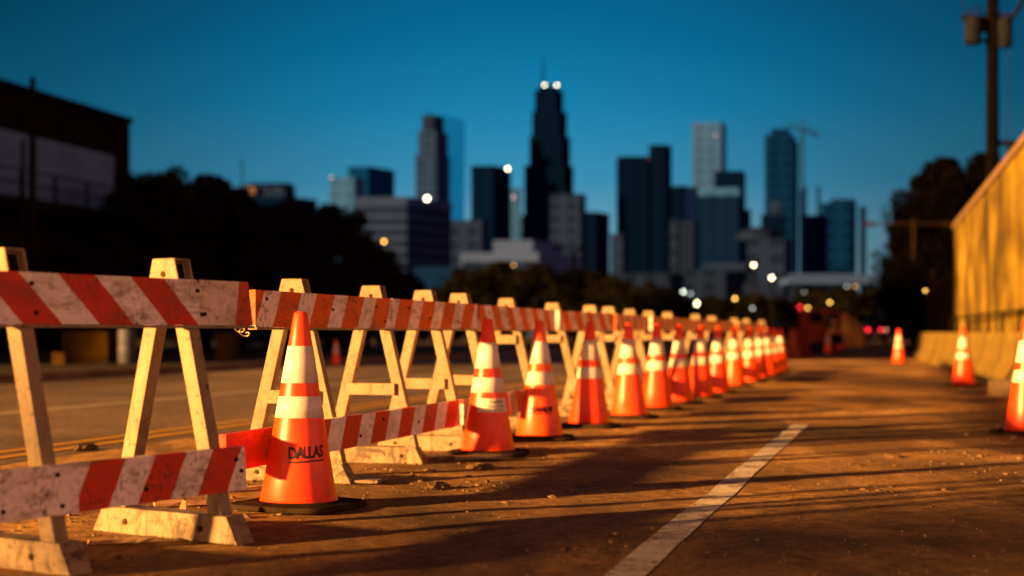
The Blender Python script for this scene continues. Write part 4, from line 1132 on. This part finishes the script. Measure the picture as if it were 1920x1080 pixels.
city('glass_block', 'square teal glass block behind the pale grey slab', 1080, [(652, 690, 734, 312, 'tower', TEAL), (654, 690, 728, 308, 'roof_plant', DK2, 312.2, 14)])
t, o, cx = city('stepped_tower', 'grey stepped tower standing before a sky blue glass slab', 1150, [(778, 818, 842, 290, 'lower_shaft', BR), (783, 816, 838, 243, 'middle_shaft', BR, 290.2, 5), (790, 812, 830, 212, 'top_shaft', DG, 243.2, 10)])
bm = bmesh.new(); add_tube(bm, [(GX(801, 1150) - cx, 30, GZ(213, 1150)), (GX(801, 1150) - cx, 30, GZ(196, 1150))], .6, 5); obj('antenna', bm, DK, t)
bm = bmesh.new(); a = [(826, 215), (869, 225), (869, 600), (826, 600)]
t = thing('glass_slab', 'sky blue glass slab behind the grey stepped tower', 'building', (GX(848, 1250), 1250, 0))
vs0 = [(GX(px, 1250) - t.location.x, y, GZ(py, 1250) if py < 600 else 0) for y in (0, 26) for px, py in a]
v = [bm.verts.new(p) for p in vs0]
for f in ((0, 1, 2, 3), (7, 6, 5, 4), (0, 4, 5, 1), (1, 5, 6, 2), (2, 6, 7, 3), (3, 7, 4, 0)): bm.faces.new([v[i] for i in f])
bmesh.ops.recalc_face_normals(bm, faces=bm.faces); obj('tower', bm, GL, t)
# grid windowed block with real windows on both faces
Yg = 620
t, o, cx = city('grid_office_block', 'broad grey office block with rows of dark windows on two faces', Yg, [(667, 762, 841, 381, 'wall', CG), (665, 763, 843, 369, 'roof_parapet', CG, 381.2, -.4)])
wmat = facade('office_window', (20, 24, 32))
A = Vector((GX(667, Yg) - cx, (GX(762, Yg) - GX(667, Yg)) * .12)); C = Vector((GX(762, Yg) - cx, 0)); B = Vector((GX(841, Yg) - cx, (GX(841, Yg) - GX(762, Yg)) * 1.6))
for (P, Q, nc) in ((A, C, 7), (C, B, 6)):
    d = (Q - P); L = d.length; d.normalize(); nrm = Vector((d.y, -d.x))
    for r_ in range(6):
        zt = GZ(387 + r_ * 21, Yg); zb = GZ(387 + r_ * 21 + 14, Yg)
        for c_ in range(nc):
            s0, s1 = L * (c_ + .16) / nc, L * (c_ + .84) / nc
            bm = bmesh.new()
            p = [P + d * s0 + nrm * .12, P + d * s1 + nrm * .12, P + d * s1 + nrm * .02, P + d * s0 + nrm * .02]
            add_prism(bm, [(q.x, q.y) for q in p], zb, zt); bmesh.ops.recalc_face_normals(bm, faces=bm.faces); obj('window', bm, wmat, t)
beacon(t, 801, 373, Yg, cx, 12, 'white', 'flood_light')
city('low_block', 'small grey block between the grid windowed block and the dark tower', 700, [(843, 903, 916, 412, 'wall', DG)])
t, o, cx = city('dark_box_tower', 'dark box shaped tower with one white light on its roof corner', 950, [(883, 925, 958, 310, 'tower', DK2)]); beacon(t, 952, 317, 950, cx, 8, 'white')
t, o, cx = city('thin_pale_tower', 'thin pale tower squeezed left of the tallest tower', 1050, [(958, 978, 978, 352, 'tower', LG)]); beacon(t, 963, 370, 1050, cx, 5, 'pink')
t, o, cx = city('tallest_tower', 'tallest tower, nearly black and stepped, with lights and an antenna on top', 1200,
     [(976, 1060, 1079, 402, 'base_shaft', DK), (983, 1058, 1077, 308, 'lower_shaft', DK, 402.2, 3), (993, 1054, 1071, 252, 'middle_shaft', DK, 308.2, 6), (998, 1050, 1065, 205, 'upper_shaft', DK, 252.2, 9), (1003, 1044, 1058, 163, 'top_shaft', DK, 205.2, 12), (1011, 1040, 1050, 155, 'crown', DK2, 163.2, 16)])
beacon(t, 1021, 160, 1200, cx, 6, 'white'); beacon(t, 1044, 160, 1200, cx, 6, 'white')
bm = bmesh.new(); add_tube(bm, [(GX(1020, 1200) - cx, 30, GZ(157, 1200)), (GX(1020, 1200) - cx, 30, GZ(95, 1200))], [1.2, .4], 6); obj('antenna', bm, DK, t)
city('grey_block', 'grey block in front of the foot of the tallest tower', 800, [(1032, 1088, 1100, 363, 'wall', DG)])
city('dark_low_block', 'dark block with a slanted roof right of the grey block', 850, [(1098, 1118, 1146, 397, 'wall', DK)])
city('pale_low_building', 'long low pale building below the tallest tower', 450, [(862, 1010, 1098, 473, 'lower_wall', PALE), (866, 1006, 1092, 490, 'entrance_band', DG, 520, -.5), (924, 1000, 1060, 447, 'upper_wall', PALE, 473.2, 8)])
city('narrow_grey_block', 'narrow grey block left of the wide dark tower', 650, [(1145, 1168, 1180, 438, 'wall', DG)])
t, o, cx = city('wide_dark_tower', 'wide dark twin topped tower right of the tallest tower', 1000, [(1160, 1217, 1217, 293, 'left_shaft', DK), (1217.2, 1248, 1262, 271, 'right_shaft', DK)]); beacon(t, 1216, 300, 1000, cx, 4, 'dimred')
city('dark_link_block', 'dark block between the wide dark tower and the pale blue slab', 1050, [(1262, 1290, 1290, 348, 'wall', DK)])
city('pale_blue_slab', 'pale blue slab left of the block with a rounded right side', 1020, [(1284, 1316, 1316, 350, 'wall', LG)])
t, o, cx = city('tall_pale_tower', 'tall pale tower with a flat top and a dark right side', 1200, [(1298, 1352, 1365, 236, 'tower', TW), (1299, 1351, 1364, 228, 'roof_parapet', TW, 236.2, 3)])
beacon(t, 1306, 234, 1200, cx, 3, 'dimred'); beacon(t, 1340, 254, 1200, cx, 3, 'pink')
city('navy_block', 'navy block standing right of the tall pale tower', 1100, [(1340, 1390, 1401, 320, 'wall', DK2)])
# block with window grid and light crown
Yw = 760
t, o, cx = city('hotel_block', 'blue grey block with a pale crown and a grid of dark windows', Yw, [(1311, 1384, 1399, 366, 'wall', MID), (1310, 1385, 1400, 352, 'crown', LG, 366.2, -.3), (1399.3, 1412, 1413, 390, 'side_wing', DK2, None, 8)])
P = Vector((GX(1311, Yw) - cx, (GX(1384, Yw) - GX(1311, Yw)) * .12)); Q = Vector((GX(1384, Yw) - cx, 0)); d = Q - P; L = d.length; d.normalize(); nrm = Vector((d.y, -d.x))
hw = facade('hotel_window', (6, 14, 22))
for r_ in range(11):
    for c_ in range(8):
        s0, s1 = L * (c_ + .22) / 8, L * (c_ + .80) / 8; zt = GZ(374 + r_ * 11, Yw); zb = GZ(381 + r_ * 11, Yw)
        p = [P + d * s0 + nrm * .14, P + d * s1 + nrm * .14, P + d * s1 + nrm * .02, P + d * s0 + nrm * .02]
        bm = bmesh.new(); add_prism(bm, [(q_.x, q_.y) for q_ in p], zb, zt); bmesh.ops.recalc_face_normals(bm, faces=bm.faces); obj('window', bm, hw, t)
city('striped_block', 'dark block with a pale vertical stripe left of the hotel like block', 640, [(1256, 1270, 1271, 410, 'pale_stripe', DG), (1271.2, 1300, 1311, 414, 'wall', LOW)])
# rounded glass tower under construction and its crane
t, o, cx = city('rounded_glass_tower', 'dark glass tower with a rounded shoulder, beside the crane', 1150, [(1435, 1488, 1501, 262, 'shaft', CURV), (1438, 1484, 1497, 250, 'shoulder', CURV, 262.2, 5), (1450, 1478, 1488, 238, 'crown', CURV, 250.2, 9), (1501.2, 1510, 1513, 347, 'side_wing', DK2)])
city('rust_tower', 'small brownish tower before the rounded glass tower', 900, [(1428, 1470, 1474, 402, 'wall', DK), (1448, 1468, 1470, 374, 'top', DG, 402.2, 5)])
Yc = 1140
ct = thing('tower_crane', 'thin tower crane beside the rounded glass tower', 'crane', (GX(1504, Yc), Yc, 0))
crm = facade('crane_steel', (40, 72, 90))
def px_(px, py): return (GX(px, Yc) - GX(1504, Yc), 0, GZ(py, Yc))
bm = bmesh.new(); add_box(bm, (-1.6, -1.6, 0), (1.6, 1.6, GZ(250, Yc))); obj('mast', bm, crm, ct)
bm = bmesh.new(); add_tube(bm, [px_(1472, 234), px_(1504, 243), px_(1536, 252)], [.9, 1.7, .9], 6); obj('jib', bm, crm, ct)
bm = bmesh.new(); add_tube(bm, [px_(1504, 250), px_(1504, 222)], [1.2, .4], 6); add_tube(bm, [px_(1504, 224), px_(1530, 249)], .3, 4); add_tube(bm, [px_(1504, 224), px_(1480, 236)], .3, 4); obj('apex_tie', bm, crm, ct)
boxobj('counterweight', (px_(1524, 0)[0], -1.5, GZ(257, Yc)), (px_(1534, 0)[0], 1.5, GZ(250, Yc)), crm, ct); boxobj('cab', (-1.5, -2.8, GZ(249, Yc)), (1.8, -1.62, GZ(244, Yc)), crm, ct)
t, o, cx = city('blue_office_pair', 'joined blue office towers with a thin chimney, right of the crane', 950, [(1540, 1596, 1612, 380, 'left_tower', CURV), (1562, 1600, 1614, 371, 'middle_tower', MID, 380.2, 6), (1612.3, 1622, 1625, 387, 'right_tower', DK)])
bm = bmesh.new(); add_tube(bm, [(GX(1537, 950) - cx, 4, 0), (GX(1537, 950) - cx, 4, GZ(348, 950))], 1.0, 8); obj('chimney', bm, DK2, t)
city('ribbed_block', 'dark ribbed block below the crane', 800, [(1500, 1545, 1557, 403, 'wall', DK2)])
t, o, cx = city('domed_block', 'brownish block with a shallow domed roof before the glass tower', 560, [(1402, 1470, 1492, 447, 'wall', DG)])
bm = bmesh.new(); add_lathe(bm, [(9.5, 0), (8.5, 2.5), (6, 4.3), (3, 5.0), (.1, 5.2)], 20); bmesh.ops.translate(bm, verts=bm.verts, vec=(GX(1432, 560) - cx, 10, GZ(446.5, 560))); obj('dome', bm, LOW, t, True)
city('far_right_tower', 'lone grey tower behind the trees on the right', 1000, [(1675, 1738, 1748, 363, 'tower', MID), (1674, 1739, 1749, 356, 'roof_parapet', DG, 363.2, -.5)])
# low blocks between skyline and trees
city('white_plinth_building', 'low grey building below the hotel like block', 380, [(1290, 1360, 1404, 507, 'wall', LOW), (1325, 1404, 1430, 491, 'upper_wall', DG, 507.2, 4)])
city('low_shed', 'low dark shed beneath the domed block', 340, [(1395, 1470, 1500, 530, 'wall', LOW)])
city('left_low_house', 'low bluish house right of the left hand trees', 330, [(775, 850, 875, 500, 'wall', MID)])
city('terminal_building', 'long low building left of the striped block', 420, [(1140, 1256, 1290, 512, 'wall', LOW)])
# overpass
Yo = 270
ov = thing('overpass', 'pale concrete overpass crossing the end of the road', 'overpass', (GX(1570, Yo), Yo, 0))
ovm = facade('overpass_concrete', (76, 80, 92)); 
x0, x1 = GX(1478, Yo) - ov.location.x, GX(1760, Yo) - ov.location.x
boxobj('deck', (x0, 0, GZ(532, Yo)), (x1, 9, GZ(521, Yo)), ovm, ov); boxobj('parapet', (x0, -.3, GZ(520.8, Yo)), (x1, .1, GZ(514, Yo)), ovm, ov)
for px in (1500, 1545, 1590, 1640, 1700):
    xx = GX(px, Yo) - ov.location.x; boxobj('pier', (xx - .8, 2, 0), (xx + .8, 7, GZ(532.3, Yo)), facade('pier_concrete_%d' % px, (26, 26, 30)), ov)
